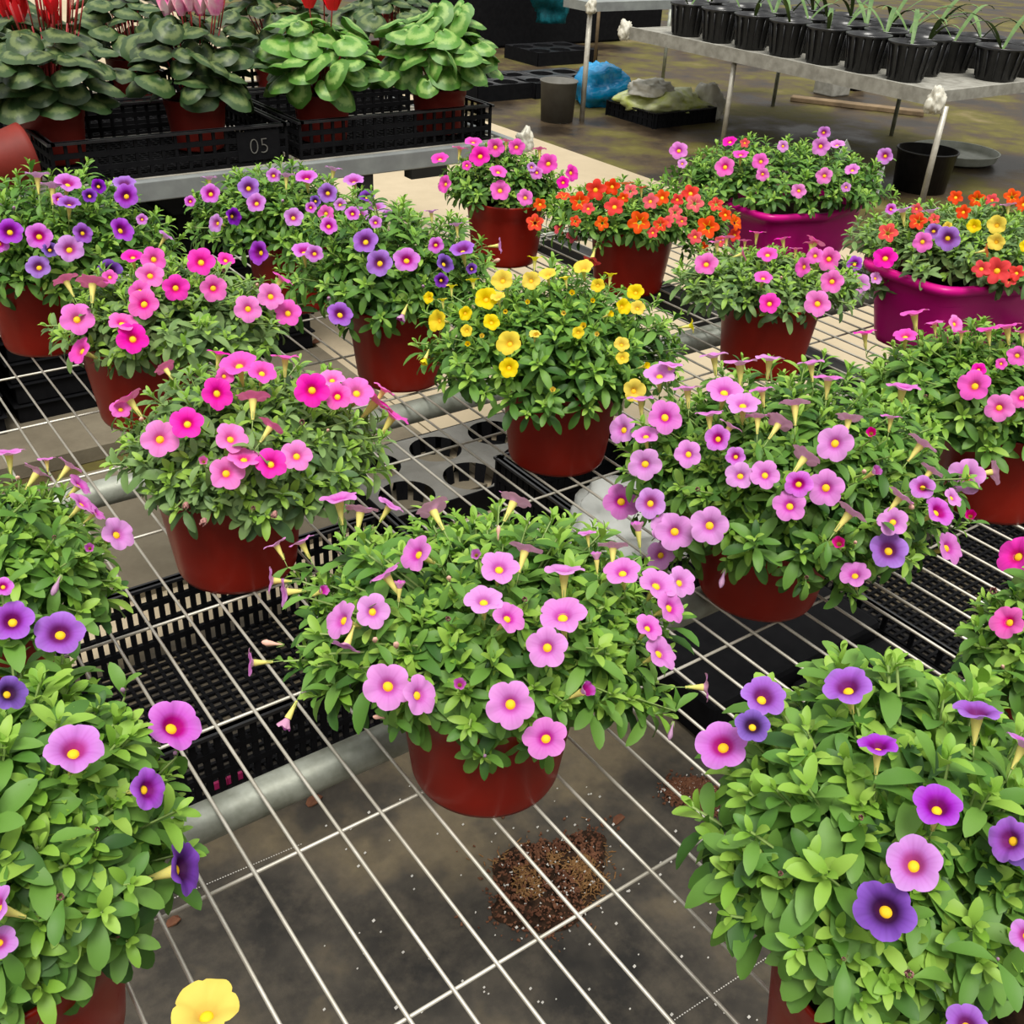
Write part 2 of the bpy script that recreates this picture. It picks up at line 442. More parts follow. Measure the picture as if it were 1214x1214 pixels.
def bud_mesh(mat):
    def go():
        mb = MB(); mb.lathe([(0, 0.5), (0.07, 0.44), (0.13, 0.3), (0.12, 0.15), (0.06, -0.1), (0.05, -0.4), (0.0, -0.45)], 10)
        for p in range(len(mb.v)):
            x, y, z = mb.v[p]; t = math.atan2(y, x); k = 1 + 0.25 * math.cos(5 * t + z * 6) * (z > 0.1); mb.v[p] = (x * k, y * k, z)
        n = len(mb.f)
        for k in range(5):
            t = 2 * PI * k / 5
            mb.tube((0.03 * math.cos(t), 0.03 * math.sin(t), -0.45), (0.13 * math.cos(t), 0.13 * math.sin(t), -0.15), 0.03, 4, 1, 0.006)
        return mk(mb.v, mb.f, [mat, 'stem_green'], 'flower_bud', mb.m)
    return mesh_of(('bud', mat), go)
def wilt_mesh():
    def go():
        rng = random.Random(4); a, b = corolla(0.3, 0.5, 0.0, 0.2, 9)
        a = [(x * rng.uniform(.6, 1.2), y * rng.uniform(.6, 1.2), z * rng.uniform(.7, 1.2)) for x, y, z in a]
        return mk(a, b, ['petal_wilted'], 'wilted_flower')
    return mesh_of('wilt', go)

def put(me, name, parent, mat4, base):
    o = bpy.data.objects.new(name, me); COL.objects.link(o); o.parent = parent
    o.matrix_local = base @ mat4
    return o
PAL = {'l': 'petal_lilac', 'k': 'petal_hot_pink', 'p': 'petal_pink', 'u': 'petal_purple', 'o': 'petal_orchid',
       'v': 'petal_violet', 'y': 'petal_yellow', 'r': 'petal_red', 's': 'petal_orange_star'}

POT_R, POT_B, POT_H = 0.081, 0.066, 0.125
def make_pot(root, mat='pot_red', k=1.0, hk=1.0):
    mb = MB(); R, B, Hh = POT_R * k, POT_B * k, POT_H * hk
    prof = [(0, 0.004), (B * .7, 0.004), (B * 0.86, 0.0), (B * 0.97, 0.001), (B, 0.006)]
    for i in range(1, 7):
        t = i / 6; prof.append((B + (R * 0.955 - B) * t, 0.006 + (Hh - 0.03) * t))
    prof += [(R * 0.985, Hh - 0.020), (R * 1.0, Hh - 0.006), (R * 1.012, Hh - 0.003), (R * 1.01, Hh), (R * 0.975, Hh), (R * .955, Hh - 0.01), (R * .93, Hh - 0.035)]
    mb.lathe(prof, 64)
    mb.build('pot', mat, root)
    sb = MB(); rng = random.Random(3); n = 32
    v = [(0, 0, Hh - 0.012)]; f = []
    for i in range(1, 6):
        for j in range(n):
            r = R * .955 * i / 5; v.append((r * math.cos(2 * PI * j / n), r * math.sin(2 * PI * j / n), Hh - 0.018 + rng.uniform(-.002, .003)))
    for j in range(n): f.append((0, 1 + j, 1 + (j + 1) % n))
    for i in range(4):
        for j in range(n): f.append((1 + i * n + j, 1 + (i + 1) * n + j, 1 + (i + 1) * n + (j + 1) % n, 1 + i * n + (j + 1) % n))
    sb.add(v, f); sb.build('soil', 'soil', root)

def plant(name, label, centre, fol, flowers, seed, L=0.030, shoots=110, leaf=0, pot='pot_red', rim=POT_H, group=None, detail=True,
          aspect=0.95, make=None, k=1.0, core=1.0, wid=1.0, cmax=1.05, lift=0.02, spill=104, drop=0.002, push=0.0, cat='potted flower', squash=1.0):
    """fol = (centre x px, half width px, top y px) of the foliage in the picture frame"""
    rng = random.Random(seed)
    C = np.array([centre[0], centre[1], H]); root = empty(name, C, label, cat, group)
    if make: make(root)
    else: make_pot(root, pot, k)
    zc = rim + lift
    P0 = C + (0, 0, zc); px, py, dep = proj(P0); s = F / dep
    fx, hw, top = fol
    a = hw / s; b = a * aspect
    cr = unit((RIGHT[0], RIGHT[1], 0)); cf = unit((FWD[0], FWD[1], 0))
    P0 = P0 + cr * (fx - px) / s + cf * push
    toC = unit(P0 - CAM); sphi = -toC[2]; cphi = math.sqrt(1 - sphi ** 2)
    hh = (proj(P0)[1] - top) / s
    c2 = hh * hh - (b * sphi) ** 2
    c = math.sqrt(c2) / cphi if c2 > 0 else 0.03
    c = max(0.035, min(c, cmax * a)) * squash
    E = np.stack([cr, cf, (0, 0, 1.0)])                       # dome axes
    S = np.array([a, b, c])
    # flowers: where the picture ray meets the dome
    fl = []
    for q in flowers:
        x, y, sz, dx, dy, dz, kd = q
        d = unit(ray(x, y)); o = (E @ (CAM - P0)) / S; w = (E @ d) / S
        A = w @ w; B = o @ w; Cc = o @ o - 1.03
        disc = B * B - A * Cc
        t = (-B - math.sqrt(disc)) / A if disc > 0 else -B / A
        p = CAM + d * t
        if p[2] < H + 0.02: t = (H + 0.02 - CAM[2]) / d[2]; p = CAM + d * t
        dd = Rw[2] @ (p - CAM); D = sz * dd / F
        nv = RIGHT * dx + UP * dy - d * dz
        nv = unit(nv)
        p = p + unit(p - P0) * 0.006 - d * 0.008
        fl.append((p, nv, D, kd))
    fo = Foliage()
    base = np.array((0, 0, rim - 0.02))
    ga = PI * (3 - math.sqrt(5))
    lo = math.cos(math.radians(spill))
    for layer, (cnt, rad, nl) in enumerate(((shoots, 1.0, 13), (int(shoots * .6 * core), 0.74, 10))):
        for i in range(cnt):
            z = 1 - (1 - lo) * (i + 0.5) / cnt; rr = math.sqrt(max(0, 1 - z * z)); th = i * ga + seed
            u = np.array([rr * math.cos(th), rr * math.sin(th), z])
            u = unit(u + np.array([rng.gauss(0, .07), rng.gauss(0, .07), rng.gauss(0, .06)]))
            lump = 1 + 0.07 * math.sin(3.1 * th + seed) + rng.uniform(-.10, .06)
            if rng.random() < .12: lump += rng.uniform(.02, .10)
            if u[2] * c * rad * lump < drop - lift - (0.035 if rng.random() < .22 else 0): continue
            loc = (u * S * rad * lump) @ E + (P0 - C)
            if layer == 0 and any(np.linalg.norm(loc + C - p + n_ * 0.004) < D * 0.5 + L * .45 for p, n_, D, _ in fl):
                loc = loc * 0.84 + (P0 - C) * .16
            # keep clear of the pot wall
            hd = math.hypot(loc[0], loc[1])
            if loc[2] < rim and hd < POT_R * k + 0.018 and not make: 
                if hd < 1e-4: continue
                loc[:2] *= (POT_R * k + 0.018) / hd
            D = unit((u / S) @ E); D = unit(D * 0.8 + np.array((0, 0, 0.55)) + np.array([rng.gauss(0, .15) for _ in range(3)]))
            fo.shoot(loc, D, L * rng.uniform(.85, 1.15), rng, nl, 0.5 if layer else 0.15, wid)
            mid = base * .4 + loc * .6 + np.array((0, 0, 0.012)); st = base + np.array([loc[0], loc[1], 0]) * .25
            if detail: fo.stem([st, mid, loc], 0.0013)
    for p, n_, D, kd in fl:                                    # pedicel bases get a leaf or two
        q = p - C - n_ * D * 0.95
        ctr = (P0 - C) * np.array((1, 1, .9)); vq = q - ctr; far = math.sqrt((((E @ vq) / S) ** 2).sum())
        fo.stem([ctr + vq * .45, ctr + vq * .8 - np.array((0, 0, .004)), q], 0.0012)
        if far > 0.72: fo.shoot(q - unit(vq) * L * .25 - np.array((0, 0, L * .25)), unit(unit(vq) + np.array((0, 0, .4))), L * .85, rng, 9, .2, wid)
        if far > 0.98: fo.shoot(ctr + vq * .86 - np.array((0, 0, L * .2)), unit(unit(vq) + np.array((0, 0, .6))), L, rng, 11, .3, wid)
        for _ in range(2):
            fo.leaf(q, unit(np.array([rng.gauss(0, 1) for _ in range(3)]) - n_ * .6), np.array((0, 0, 1.0)), L * .7, 1, rng, wid)
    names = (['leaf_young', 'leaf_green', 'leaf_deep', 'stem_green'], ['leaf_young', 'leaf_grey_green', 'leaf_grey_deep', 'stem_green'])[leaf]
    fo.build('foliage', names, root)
    for i, (p, n_, D, kd) in enumerate(fl):
        z = Vector(n_); q = z.to_track_quat('Z', 'Y').to_matrix().to_4x4()
        q = q @ Matrix.Rotation(rng.random() * 6.28, 4, 'Z')
        sx = rng.uniform(.95, 1.05)
        m4 = Matrix.Translation(Vector(p - C)) @ q @ Matrix.Diagonal((D * sx, D / sx, D, 1))
        I = Matrix.Identity(4)
        if kd == 'w': put(wilt_mesh(), 'wilted_flower', root, m4, I); continue
        if kd[0] == 'b': put(bud_mesh('bud_purple' if kd[1:] in ('u', 'v') else 'bud_pink'), 'flower_bud', root, m4, I); continue
        kind = 'o'; cm = kd
        if kd[0] == 'h': kind = 'h'; cm = kd[1:]
        f = put(shape_key(kind, PAL[cm], rng.randrange(3)), 'flower', root, m4, I)
        if detail or n_ @ (CAM - p) < 0 or abs(n_ @ unit(CAM - p)) < .45:
            t = bpy.data.objects.new('flower_tube', TM); COL.objects.link(t); t.parent = f
        if kind == 'o' and cm != 's':
            e = bpy.data.objects.new('flower_eye', EM); COL.objects.link(e); e.parent = f
    return root

def pot_centre(x, y, r=POT_B):
    """x, y: lowest picture point of the pot's foot on the bench"""
    p = at(x, y, H); d = unit((FWD[0], FWD[1], 0)); q = unit((p[0] - CAM[0], p[1] - CAM[1], 0))
    return (p + q * r)[:2]
OR = {'f': (0, .2, 1), 'q': (0, .7, .7), 'u': (0, .95, .22), 'U': (.1, 1, -.15), 'l': (-.6, .25, .75), 'r': (.6, .25, .75),
      'L': (-.93, .1, .25), 'R': (.93, .15, .2), 'a': (-.5, .8, .1), 'e': (.55, .75, .1), 'A': (-.5, .75, -.3), 'E': (.55, .7, -.25),
      'd': (-.3, -.85, .25), 'z': (-.35, .5, .75), 'x': (.35, .5, .75)}
def P(txt, seed=1):
    rng = random.Random(seed); out = []
    for it in txt.split(';'):
        t = it.split()
        if not t: continue
        dx, dy, dz = OR[t[4] if len(t) > 4 else 'f']
        j = 0.16
        out.append((float(t[0]), float(t[1]), float(t[2]), dx + rng.uniform(-j, j), dy + rng.uniform(-j, j), dz + rng.uniform(-j / 2, j / 2), t[3]))
    return out
GRP = 'red plastic pots of trailing calibrachoa on the wire bench'

plant('potted_calibrachoa', 'large pale lilac calibrachoa in a glossy red pot, front centre of the bench', pot_centre(572, 973), (580, 222, 588), P('''
502 663 46 l l;566 664 26 hl;518 614 44 l A;607 604 42 l E;466 687 42 l a;591 680 48 l q;619 660 42 l U;663 684 48 l u;719 655 38 l U;730 683 44 l q;
750 634 32 hl u;574 716 46 l q;600 734 42 l x;662 733 58 l q;645 766 50 l;772 774 44 l r;759 745 36 l x;769 697 46 l x;784 722 42 l r;797 693 40 l r;
416 736 46 l l;449 726 42 l;420 761 36 l d;476 764 28 b;408 600 46 l u;433 613 42 l U;466 607 34 l e;336 650 30 l a;366 648 32 l a;333 690 34 l L;349 703 36 l L;
389 703 26 hl r;333 762 28 b L;310 784 36 l L;466 810 58 l;499 820 48 l r;547 808 30 hl;604 830 58 l;644 869 52 l;685 816 38 ho r;350 847 36 hl d;825 812 34 l R;
788 861 24 bu d;590 640 20 b u;690 640 24 l u;536 690 22 b;700 668 26 hl u;452 758 24 b;535 735 18 w;620 713 18 w;456 845 20 b l;575 888 16 bu;480 700 26 hl u'''),
      11, L=0.031, shoots=150, group=GRP, cmax=1.0, aspect=0.85, push=.025, drop=.004)

plant('potted_calibrachoa', 'yellow flowered calibrachoa in a red pot in the middle of the wire bench', pot_centre(657, 567), (656, 148, 318), P('''
599 338 28 y;631 338 24 y;580 359 30 y;594 358 20 y q;527 382 28 y l;515 356 16 y l;556 374 18 y;586 385 22 y;565 339 18 y u;650 333 22 y q;690 326 26 y q;706 343 18 y;
720 333 18 y u;749 351 22 y;733 367 22 y r;751 369 20 y;718 376 16 hy r;677 352 14 hy;627 362 12 hy;690 389 16 hy;558 394 16 y;635 315 20 y u;510 425 20 hy d;
559 409 14 hy;607 409 32 y;606 436 26 y;635 400 16 y q;733 410 20 y;734 425 18 y;759 434 18 hy r;747 462 30 y;655 461 14 hy;811 388 20 y R;602 372 12 hy;684 396 16 y;
637 399 14 hy;705 398 12 hy;540 345 16 y u;670 337 16 y u;575 400 12 hy;530 360 14 y u;668 374 12 hy;700 360 12 hy'''),
      22, L=0.029, shoots=130, group=GRP, aspect=0.8)

plant('potted_calibrachoa', 'sprawling pink and lilac calibrachoa with yellow eyes in a red pot, right of centre', pot_centre(888, 737), (932, 192, 432), P('''
821 540 34 l;880 565 34 l;908 564 36 l;936 599 40 l;977 578 44 l;987 528 44 l;862 471 44 l q;883 486 42 l q;855 523 32 o;875 543 24 o;850 430 34 l u;880 440 42 l u;
913 435 36 l u;942 486 38 l U;923 507 36 l E;952 545 38 l E;1003 608 42 l e;1053 617 36 l;1048 650 46 u;992 642 30 hk;1010 678 38 l q;1115 647 40 l r;1102 607 40 o r;
1087 578 30 o;1138 566 44 l;1168 560 32 l R;1143 611 26 hk;1028 517 24 hk;1030 561 26 ho r;1084 530 38 l e;1064 467 40 l u;979 458 36 l u;1002 502 34 l U;845 621 46 l;
805 628 46 l;946 574 34 o;787 451 38 l q;766 479 34 l u;746 512 38 l l;794 498 42 l;772 520 32 l q;771 551 40 l;743 594 44 l;777 596 38 o;789 655 36 l;793 624 34 l;
820 468 34 l u;845 497 34 l u;905 470 30 l u;868 510 30 l e;1075 600 24 b;860 680 26 bu d;955 680 14 w;1060 590 36 l e;960 440 32 l u;1020 560 20 b;832 580 16 w;
1010 640 16 b;900 500 30 l U;1095 560 30 l e;800 440 30 l u;1050 500 26 l u;1120 590 26 l r'''),
      33, L=0.029, shoots=190, group=GRP, aspect=0.85, cmax=0.9)

plant('potted_calibrachoa', 'hot pink calibrachoa in a dark red pot, left of centre behind the front lilac one', pot_centre(287, 706), (303, 148, 425), P('''
202 443 26 k A;161 478 38 k a;150 488 24 k;285 441 46 k q;310 449 34 k q;260 471 38 k;262 428 28 k u;336 433 34 k u;300 478 40 k U;319 509 34 k E;366 467 42 k;
389 456 32 p q;196 522 45 p;227 505 40 k;275 522 40 p x;290 545 38 p q;270 560 42 p;320 550 38 k;349 541 38 p;245 547 22 hp;247 609 22 w d;226 591 20 w d;326 601 22 w d;
175 500 20 b;417 470 42 k x;438 480 46 k e;458 497 42 k e;448 467 30 k e;395 474 34 p;355 503 20 w;268 452 22 k;300 600 16 w;384 512 14 b'''),
      44, L=0.029, shoots=130, leaf=1, group=GRP, aspect=0.85)

plant('potted_calibrachoa', 'purple calibrachoa in a tall red pot between the yellow one and the hot pink one', pot_centre(475, 467), (462, 122, 240), P('''
435 290 31 u;451 314 33 u;481 311 32 o;545 301 32 u q;523 315 24 v x;514 293 20 o;520 333 18 v;406 372 31 u;477 371 22 ho d;509 257 18 o u;538 272 20 o u;586 293 20 l R;
582 311 18 b r;365 302 30 o q;377 303 22 o;393 272 22 o;393 354 16 bv;420 258 18 o;446 268 16 o;555 320 14 v;500 340 14 bv;372 250 14 o'''),
      55, L=0.028, shoots=115, group=GRP, aspect=0.75)

plant('potted_calibrachoa', 'bright red and orange star flowered calibrachoa in a red pot behind the yellow one', pot_centre(742, 353), (757, 112, 214), P('''
638 264 22 s;644 243 16 r;672 235 20 s q;667 271 14 r;680 277 20 r r;690 240 24 s;709 227 26 r;730 246 24 r;716 264 18 s;758 263 28 s;728 224 20 r;744 222 18 s u;
770 240 20 r;783 236 20 r;782 266 18 s;789 263 16 r;798 252 18 s;815 231 22 r;820 242 22 s;836 269 28 s;821 280 18 r;830 292 14 r;845 243 18 s;867 264 20 s r;
867 278 16 r;704 305 24 s d;773 275 14 r;748 229 18 s;700 248 16 r;760 226 16 r u;800 238 16 r;856 255 16 r;685 262 14 s;740 236 14 r;806 262 14 r;850 285 14 r'''),
      66, L=0.026, shoots=95, group=GRP, aspect=0.7, detail=False)

plant('potted_calibrachoa', 'small mauve pink calibrachoa in a tall red pot beside the beige walkway', pot_centre(597, 319), (597, 74, 172), P('''
525 191 22 k q;532 219 22 k l;563 173 22 k q;571 188 25 k;588 178 22 k;611 178 20 k;591 206 21 k q;593 226 25 k;621 234 20 k;647 196 24 k;673 206 20 k r;637 181 18 k u;
548 180 20 k u;664 217 16 k;634 206 16 l;600 172 16 k u;628 200 12 o;556 198 12 k'''),
      77, L=0.025, shoots=85, group=GRP, aspect=0.7, detail=False)

plant('potted_calibrachoa', 'compact pink calibrachoa in a red pot in front of the magenta planters', pot_centre(897, 452), (910, 104, 292), P('''
841 315 28 p;853 291 22 p u;864 286 20 k u;882 304 18 k R;898 281 20 k u;910 306 24 k q;905 331 22 k q;912 359 26 k;950 318 24 k l;962 306 20 k;978 309 28 p;
982 334 28 p;966 359 32 p;927 288 20 k u;963 291 26 k e;885 290 16 k u;940 300 16 k u;925 330 12 b;958 292 18 k u'''),
      88, L=0.028, shoots=105, leaf=1, group=GRP, aspect=0.75)

plant('potted_calibrachoa', 'pink calibrachoa in a red pot at the right edge below the magenta planter', pot_centre(1160, 619), (1143, 118, 384), P('''
1087 379 34 k u;1030 400 28 k u;1077 404 28 k q;1155 459 38 k;1182 483 34 p;1207 472 26 p;1202 425 24 k;1159 441 18 k;1132 390 22 p r;1170 398 28 k u;1191 395 32 k u;
1208 400 24 k u;1184 434 14 k;1110 390 22 k u;1100 470 12 w;1140 400 20 k u'''),
      99, L=0.030, shoots=130, group=GRP, aspect=0.8)

plant('potted_calibrachoa', 'soft purple calibrachoa in a red pot in front of the long bench of cyclamens', pot_centre(352, 374), (335, 108, 198), P('''
254 232 24 o;252 216 20 o u;297 226 27 u;306 243 24 o;278 257 22 v r;262 265 22 o l;311 298 30 u l;347 259 24 o;362 216 28 o q;386 231 24 u;384 254 20 k;339 214 22 o u;
392 206 22 o u;416 219 26 o q;431 236 20 v q;441 249 26 o q;423 255 22 o;456 255 14 o;325 212 18 o;230 240 14 o;372 240 14 v;335 240 14 bu;400 244 16 o'''),
      110, L=0.028, shoots=105, group=GRP, aspect=0.7)

plant('potted_calibrachoa', 'violet purple calibrachoa in a red pot at the back left corner of the wire bench', pot_centre(62, 424), (78, 130, 206), P('''
15 277 32 u;48 282 32 o;82 297 34 o;48 317 29 u;128 321 30 v;140 275 30 u x;97 278 24 u;82 247 28 u q;145 224 28 u q;147 236 29 u;46 216 30 o u;63 228 30 o u;80 224 32 o q;
105 236 18 v;191 283 22 o e;60 297 20 v;3 290 22 o;115 225 18 v;70 240 16 o;20 250 14 bu;165 262 14 o'''),
      121, L=0.030, shoots=115, group=GRP, aspect=0.75)

plant('potted_calibrachoa', 'bright pink calibrachoa in a red pot in front of the violet purple one', pot_centre(182, 514), (205, 132, 306), P('''
161 311 26 k q;184 313 30 k;180 331 32 p;236 316 34 k;264 313 22 k q;208 344 32 k;250 344 32 p;84 336 32 k a;115 340 38 k U;173 362 36 p;168 348 26 k;290 367 33 p;
316 353 32 p;336 372 33 k;328 334 28 k e;97 379 40 k;148 384 34 p q;160 401 38 k;103 415 34 k l;262 325 14 w;135 332 18 k;300 340 14 b'''),
      132, L=0.029, shoots=120, leaf=1, group=GRP, aspect=0.8)

c13 = at(-22, 1080, H + 0.13)[:2]
plant('potted_calibrachoa', 'leafy calibrachoa with large lilac and violet trumpets in the bottom left corner', c13, (18, 168, 718), P('''
16 750 50 u;70 765 56 u;5 708 24 o;10 834 44 v r;84 901 68 o q;194 872 66 o x;162 941 50 u r;197 1030 66 v R;4 1073 56 o l;198 900 20 bv;70 1060 26 w;2 1110 40 o;
110 985 16 w;140 830 22 bu'''),
      143, L=0.033, shoots=165, group=GRP, aspect=1.15, wid=1.1, cmax=1.25, lift=.035, push=.025, drop=.016)

c14 = at(-60, 690, H + 0.13)[:2]
plant('potted_calibrachoa', 'pale lilac calibrachoa cut by the left edge of the picture, halfway up', c14, (0, 134, 548), P('''
10 548 38 l u;40 570 36 l E;76 561 32 l E;52 554 22 l u;87 583 32 l e;90 604 34 l e;105 613 28 l e;130 637 42 l r;100 652 22 hl;63 692 28 bu d;20 575 20 b;60 640 14 w;8 730 16 b'''),
      154, L=0.030, shoots=110, group=GRP, aspect=0.8, cmax=0.8)

c15 = at(1075, 1130, H + 0.125)[:2]
plant('potted_calibrachoa', 'big leafy calibrachoa with violet purple trumpets in the bottom right corner', c15, (1072, 220, 778), P('''
867 893 62 o;910 839 56 u x;900 870 42 v;1008 830 60 u q;1152 860 56 u u;1041 897 50 u u;1107 964 60 u q;1081 1026 68 o;1050 1077 72 v;1192 998 54 u l;1210 1006 60 v;
1207 1104 40 o;1140 1206 52 u;1203 893 46 o e;1077 1147 30 w;1022 973 18 w;932 1035 18 w;1175 1130 14 bu;1003 1130 14 w'''),
      165, L=0.034, shoots=230, group=GRP, aspect=1.05, wid=1.1, cmax=1.15, lift=.04, push=.045, drop=.04)

c16 = at(1290, 800, H + 0.125)[:2]
plant('potted_calibrachoa', 'hot pink calibrachoa cut by the right edge of the picture, lower half', c16, (1265, 112, 655), P('''
1211 668 48 k l;1184 707 26 w;1202 741 42 p l;1195 790 16 b'''),
      176, L=0.030, shoots=90, group=GRP, aspect=0.9, cmax=1.3)

c17 = at(250, 1470, H + 0.10)[:2]
plant('potted_calibrachoa', 'big yellow calibrachoa flower at the very bottom edge of the picture', c17, (245, 100, 1190), P('''
245 1222 84 y q;300 1260 50 y'''),
      187, L=0.032, shoots=45, group=GRP, aspect=0.9, wid=1.1)

def planter(w, d, h, zr, dip):
    def go(root):
        mb = MB(); n = 96
        def ring(z, sw, sd, wave=0.0):
            out = []
            for k in range(n):
                t = 2 * PI * k / n; e = 0.36
                cx = math.copysign(abs(math.cos(t)) ** e, math.cos(t)); cy = math.copysign(abs(math.sin(t)) ** e, math.sin(t))
                x = cx * w / 2 * sw; y = cy * d / 2 * sd
                dz = -wave * math.exp(-(x / (w * .22)) ** 2) * (1 if abs(cy) > .9 else 0)
                out.append((x, y, z + dz))
            return out
        rings = [ring(0, .80, .74), ring(0.006, .82, .76)]
        for i in range(1, 8): rings.append(ring(h * i / 8, .82 + .16 * i / 8, .76 + .21 * i / 8, dip * i / 8))
        rings += [ring(h - .014, .985, .98, dip), ring(h - .012, 1.04, 1.06, dip), ring(h - 0.004, 1.065, 1.09, dip), ring(h + .003, 1.055, 1.08, dip), ring(h + .004, 1.0, 1.0, dip),
                  ring(h - .004, .955, .94, dip), ring(h - .04, .93, .90, 0)]
        v = [p for r in rings for p in r]; f = []
        for i in range(len(rings) - 1):
            for k in range(n): f.append((i * n + k, i * n + (k + 1) % n, (i + 1) * n + (k + 1) % n, (i + 1) * n + k))
        f.append(tuple(range(n - 1, -1, -1)))
        mb.add(v, f); mb.build('planter', 'planter_magenta', root)
        s = MB(); r = ring(h - .02 - dip * .6, .94, .92); s.add([(0, 0, h - .015 - dip * .6)] + r, [(0, 1 + k, 1 + (k + 1) % n) for k in range(n)]); s.build('soil', 'soil', root)
        lab = 0
    return go
plA = at(957, 308, H)[:2] + np.array((0.0, 0.06))
plant('planter_of_calibrachoa', 'magenta rectangular planter of mostly green calibrachoa with few pink flowers', plA, (925, 128, 166), P('''
862 199 24 p;868 171 18 k q;880 186 20 k q;903 193 20 k;905 207 16 p;970 176 22 l;974 160 16 o;989 175 20 l q;1046 186 20 o;1007 203 19 l q;975 209 20 p;946 226 18 p;
928 176 14 l;808 180 22 l;1000 222 12 l;812 195 12 l;885 172 12 r'''),
      198, L=0.028, shoots=135, detail=False, aspect=0.62, rim=0.115, make=planter(0.32, 0.17, 0.115, .14, .012), lift=0.035, cmax=1.1, drop=-.025)
plB = at(1165, 408, H)[:2] + np.array((0.0, 0.06))
plant('planter_of_calibrachoa', 'magenta planter with a curved lip holding red, yellow, orange and purple flowers', plB, (1150, 130, 244), P('''
1074 254 26 o u;1107 255 22 o u;1056 277 24 s;1092 264 22 s;1125 283 30 u;1109 275 20 u;1096 287 24 k;1053 306 28 k;1155 270 18 y;1180 269 24 y;1180 287 22 y;1181 320 33 r;
1163 318 22 r;1203 323 20 r;1158 239 20 s;1134 237 18 r;1198 236 20 s;1211 245 20 r;1193 247 20 l u;1143 255 18 r;1167 297 18 s R;1125 270 12 y;1017 313 20 u;1022 336 26 l;
1041 329 16 l r;1213 292 16 y;1175 240 16 r;1110 262 14 s;1060 250 14 o;1195 330 18 s;1090 250 14 r'''),
      209, L=0.027, shoots=170, leaf=1, aspect=0.85, rim=0.14, make=planter(0.40, 0.19, 0.14, .14, .026), lift=0.03, cmax=.7, drop=-.045, push=-.02)

# ------------------------------------------------------------------ the ground
def struct(name, mb, m, **kw):
    return tag(mb.build(name, m, smooth=False, **kw), kind='structure')
g = MB(); g.add([(-6, -4, -0.03), (30, -4, -0.03), (30, 30, -0.03), (-6, 30, -0.03)], [(0, 1, 2, 3)]); struct('floor', g, 'moss_and_shade_ground')  # moss right of the walkway; left of it the dark colour paints shade
EDGE = 3.43
g = MB(); g.box(1.06, EDGE, -0.14, 14, -0.028, 0.0); g.box(-5, 1.055, -0.14, 0.58, -0.028, 0.0); struct('concrete_walkway', g, 'concrete_path')
g = MB(); g.box(-5, 3.6, -3.5, -0.141, -0.028, 0.002); mat_o = struct('weed_mat_floor', g, 'weed_mat')
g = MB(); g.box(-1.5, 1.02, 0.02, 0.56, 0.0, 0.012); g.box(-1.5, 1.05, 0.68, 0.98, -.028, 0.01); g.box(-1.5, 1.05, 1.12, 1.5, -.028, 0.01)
struct('shaded_slab_floor', g, 'shaded_slab')  # floor strips with the shade between the benches in their colour
g = MB()
a, b = at(106, 1108, 0.002), at(330, 1013, 0.002)
d = (b - a); n = 70
for k in range(-10, n + 10):
    p = a + d * k / n; q = a + d * (k + .5) / n; w = np.array((0, 0.0008, 0)); g.add([p - w, q - w, q + w, p + w], [(0, 1, 2, 3)])
a, b = at(814, 1200, 0.002), at(925, 1125, 0.002); d = b - a
for k in range(-10, 60):
    p = a + d * k / 40; q = a + d * (k + .5) / 40; w = np.array((0, 0.0008, 0)); g.add([p - w, q - w, q + w, p + w], [(0, 1, 2, 3)])
for i, p in enumerate(g.v): g.v[i] = (p[0], p[1], 0.0035)
struct('stitching', g, 'perlite', parent=mat_o)

# ------------------------------------------------------------------ the wire bench
AX, BY = 0.038, 0.17355658
bench = empty('wire_bench', (0, 0, 0), 'large galvanised wire mesh bench that carries the calibrachoa pots', 'bench')
rw = 0.0017
XL, XR, YN, YF = -21 * AX, 42 * AX, -1.93, 0.22
w = MB()
for i in range(-20, 42): w.tube((i * AX, YN, H - rw), (i * AX, 0.004, H - rw), rw, 6)
j = 0
while -j * BY > YN: w.tube((XL, -j * BY, H - 3 * rw), (XR, -j * BY, H - 3 * rw), rw, 6); j += 1
w.build('wire_panel', 'galvanised', bench)
w = MB()
for i in range(-20, 42): w.tube((i * AX + 0.012, 0.02, H - rw), (i * AX + 0.012, YF, H - rw), rw, 6)
for yy in (0.022, 0.19): w.tube((XL, yy, H - 3 * rw), (XR, yy, H - 3 * rw), rw * 1.2, 6)
w.build('wire_panel', 'galvanised', bench)
for (p, q) in (((190, 1000), (465, 880)), ((100, 595), (580, 465))):
    a = at(*p, H - 0.028); b = at(*q, H - 0.028); y = (a[1] + b[1]) / 2
    w = MB(); w.tube((XL, y, H - 0.0245), (XR, y, H - 0.0245), 0.0175, 20); w.build('support_pipe', 'pipe_zinc', bench)
for y, x0 in ((0.045, 0.9), (-0.56, 0.92)):
    w = MB(); w.tube((x0, y, H - 0.022), (XR, y, H - 0.022), 0.0165, 14); w.build('support_pipe', 'pipe_zinc', bench)
a = at(965, 425, H - .02); b = at(1045, 470, H - .02)
w = MB(); x = (a[0] + b[0]) / 2; w.box(x - .02, x + .02, -1.9, 0.2, H - .045, H - 4.2 * rw); w.box(XR - .01, XR + .02, YN, YF, H - .04, H + .002)
w.build('bench_frame', 'dark_metal', bench, smooth=False)
for (x, y) in ((XL + .1, YN + .2), (XR - .03, YN + .2), (XR - .03, 0.17), (XL + .1, .17)):
    w = MB(); w.tube((x, y, 0), (x, y, H - .03), 0.016, 12); w.build('leg', 'pipe_zinc', bench)

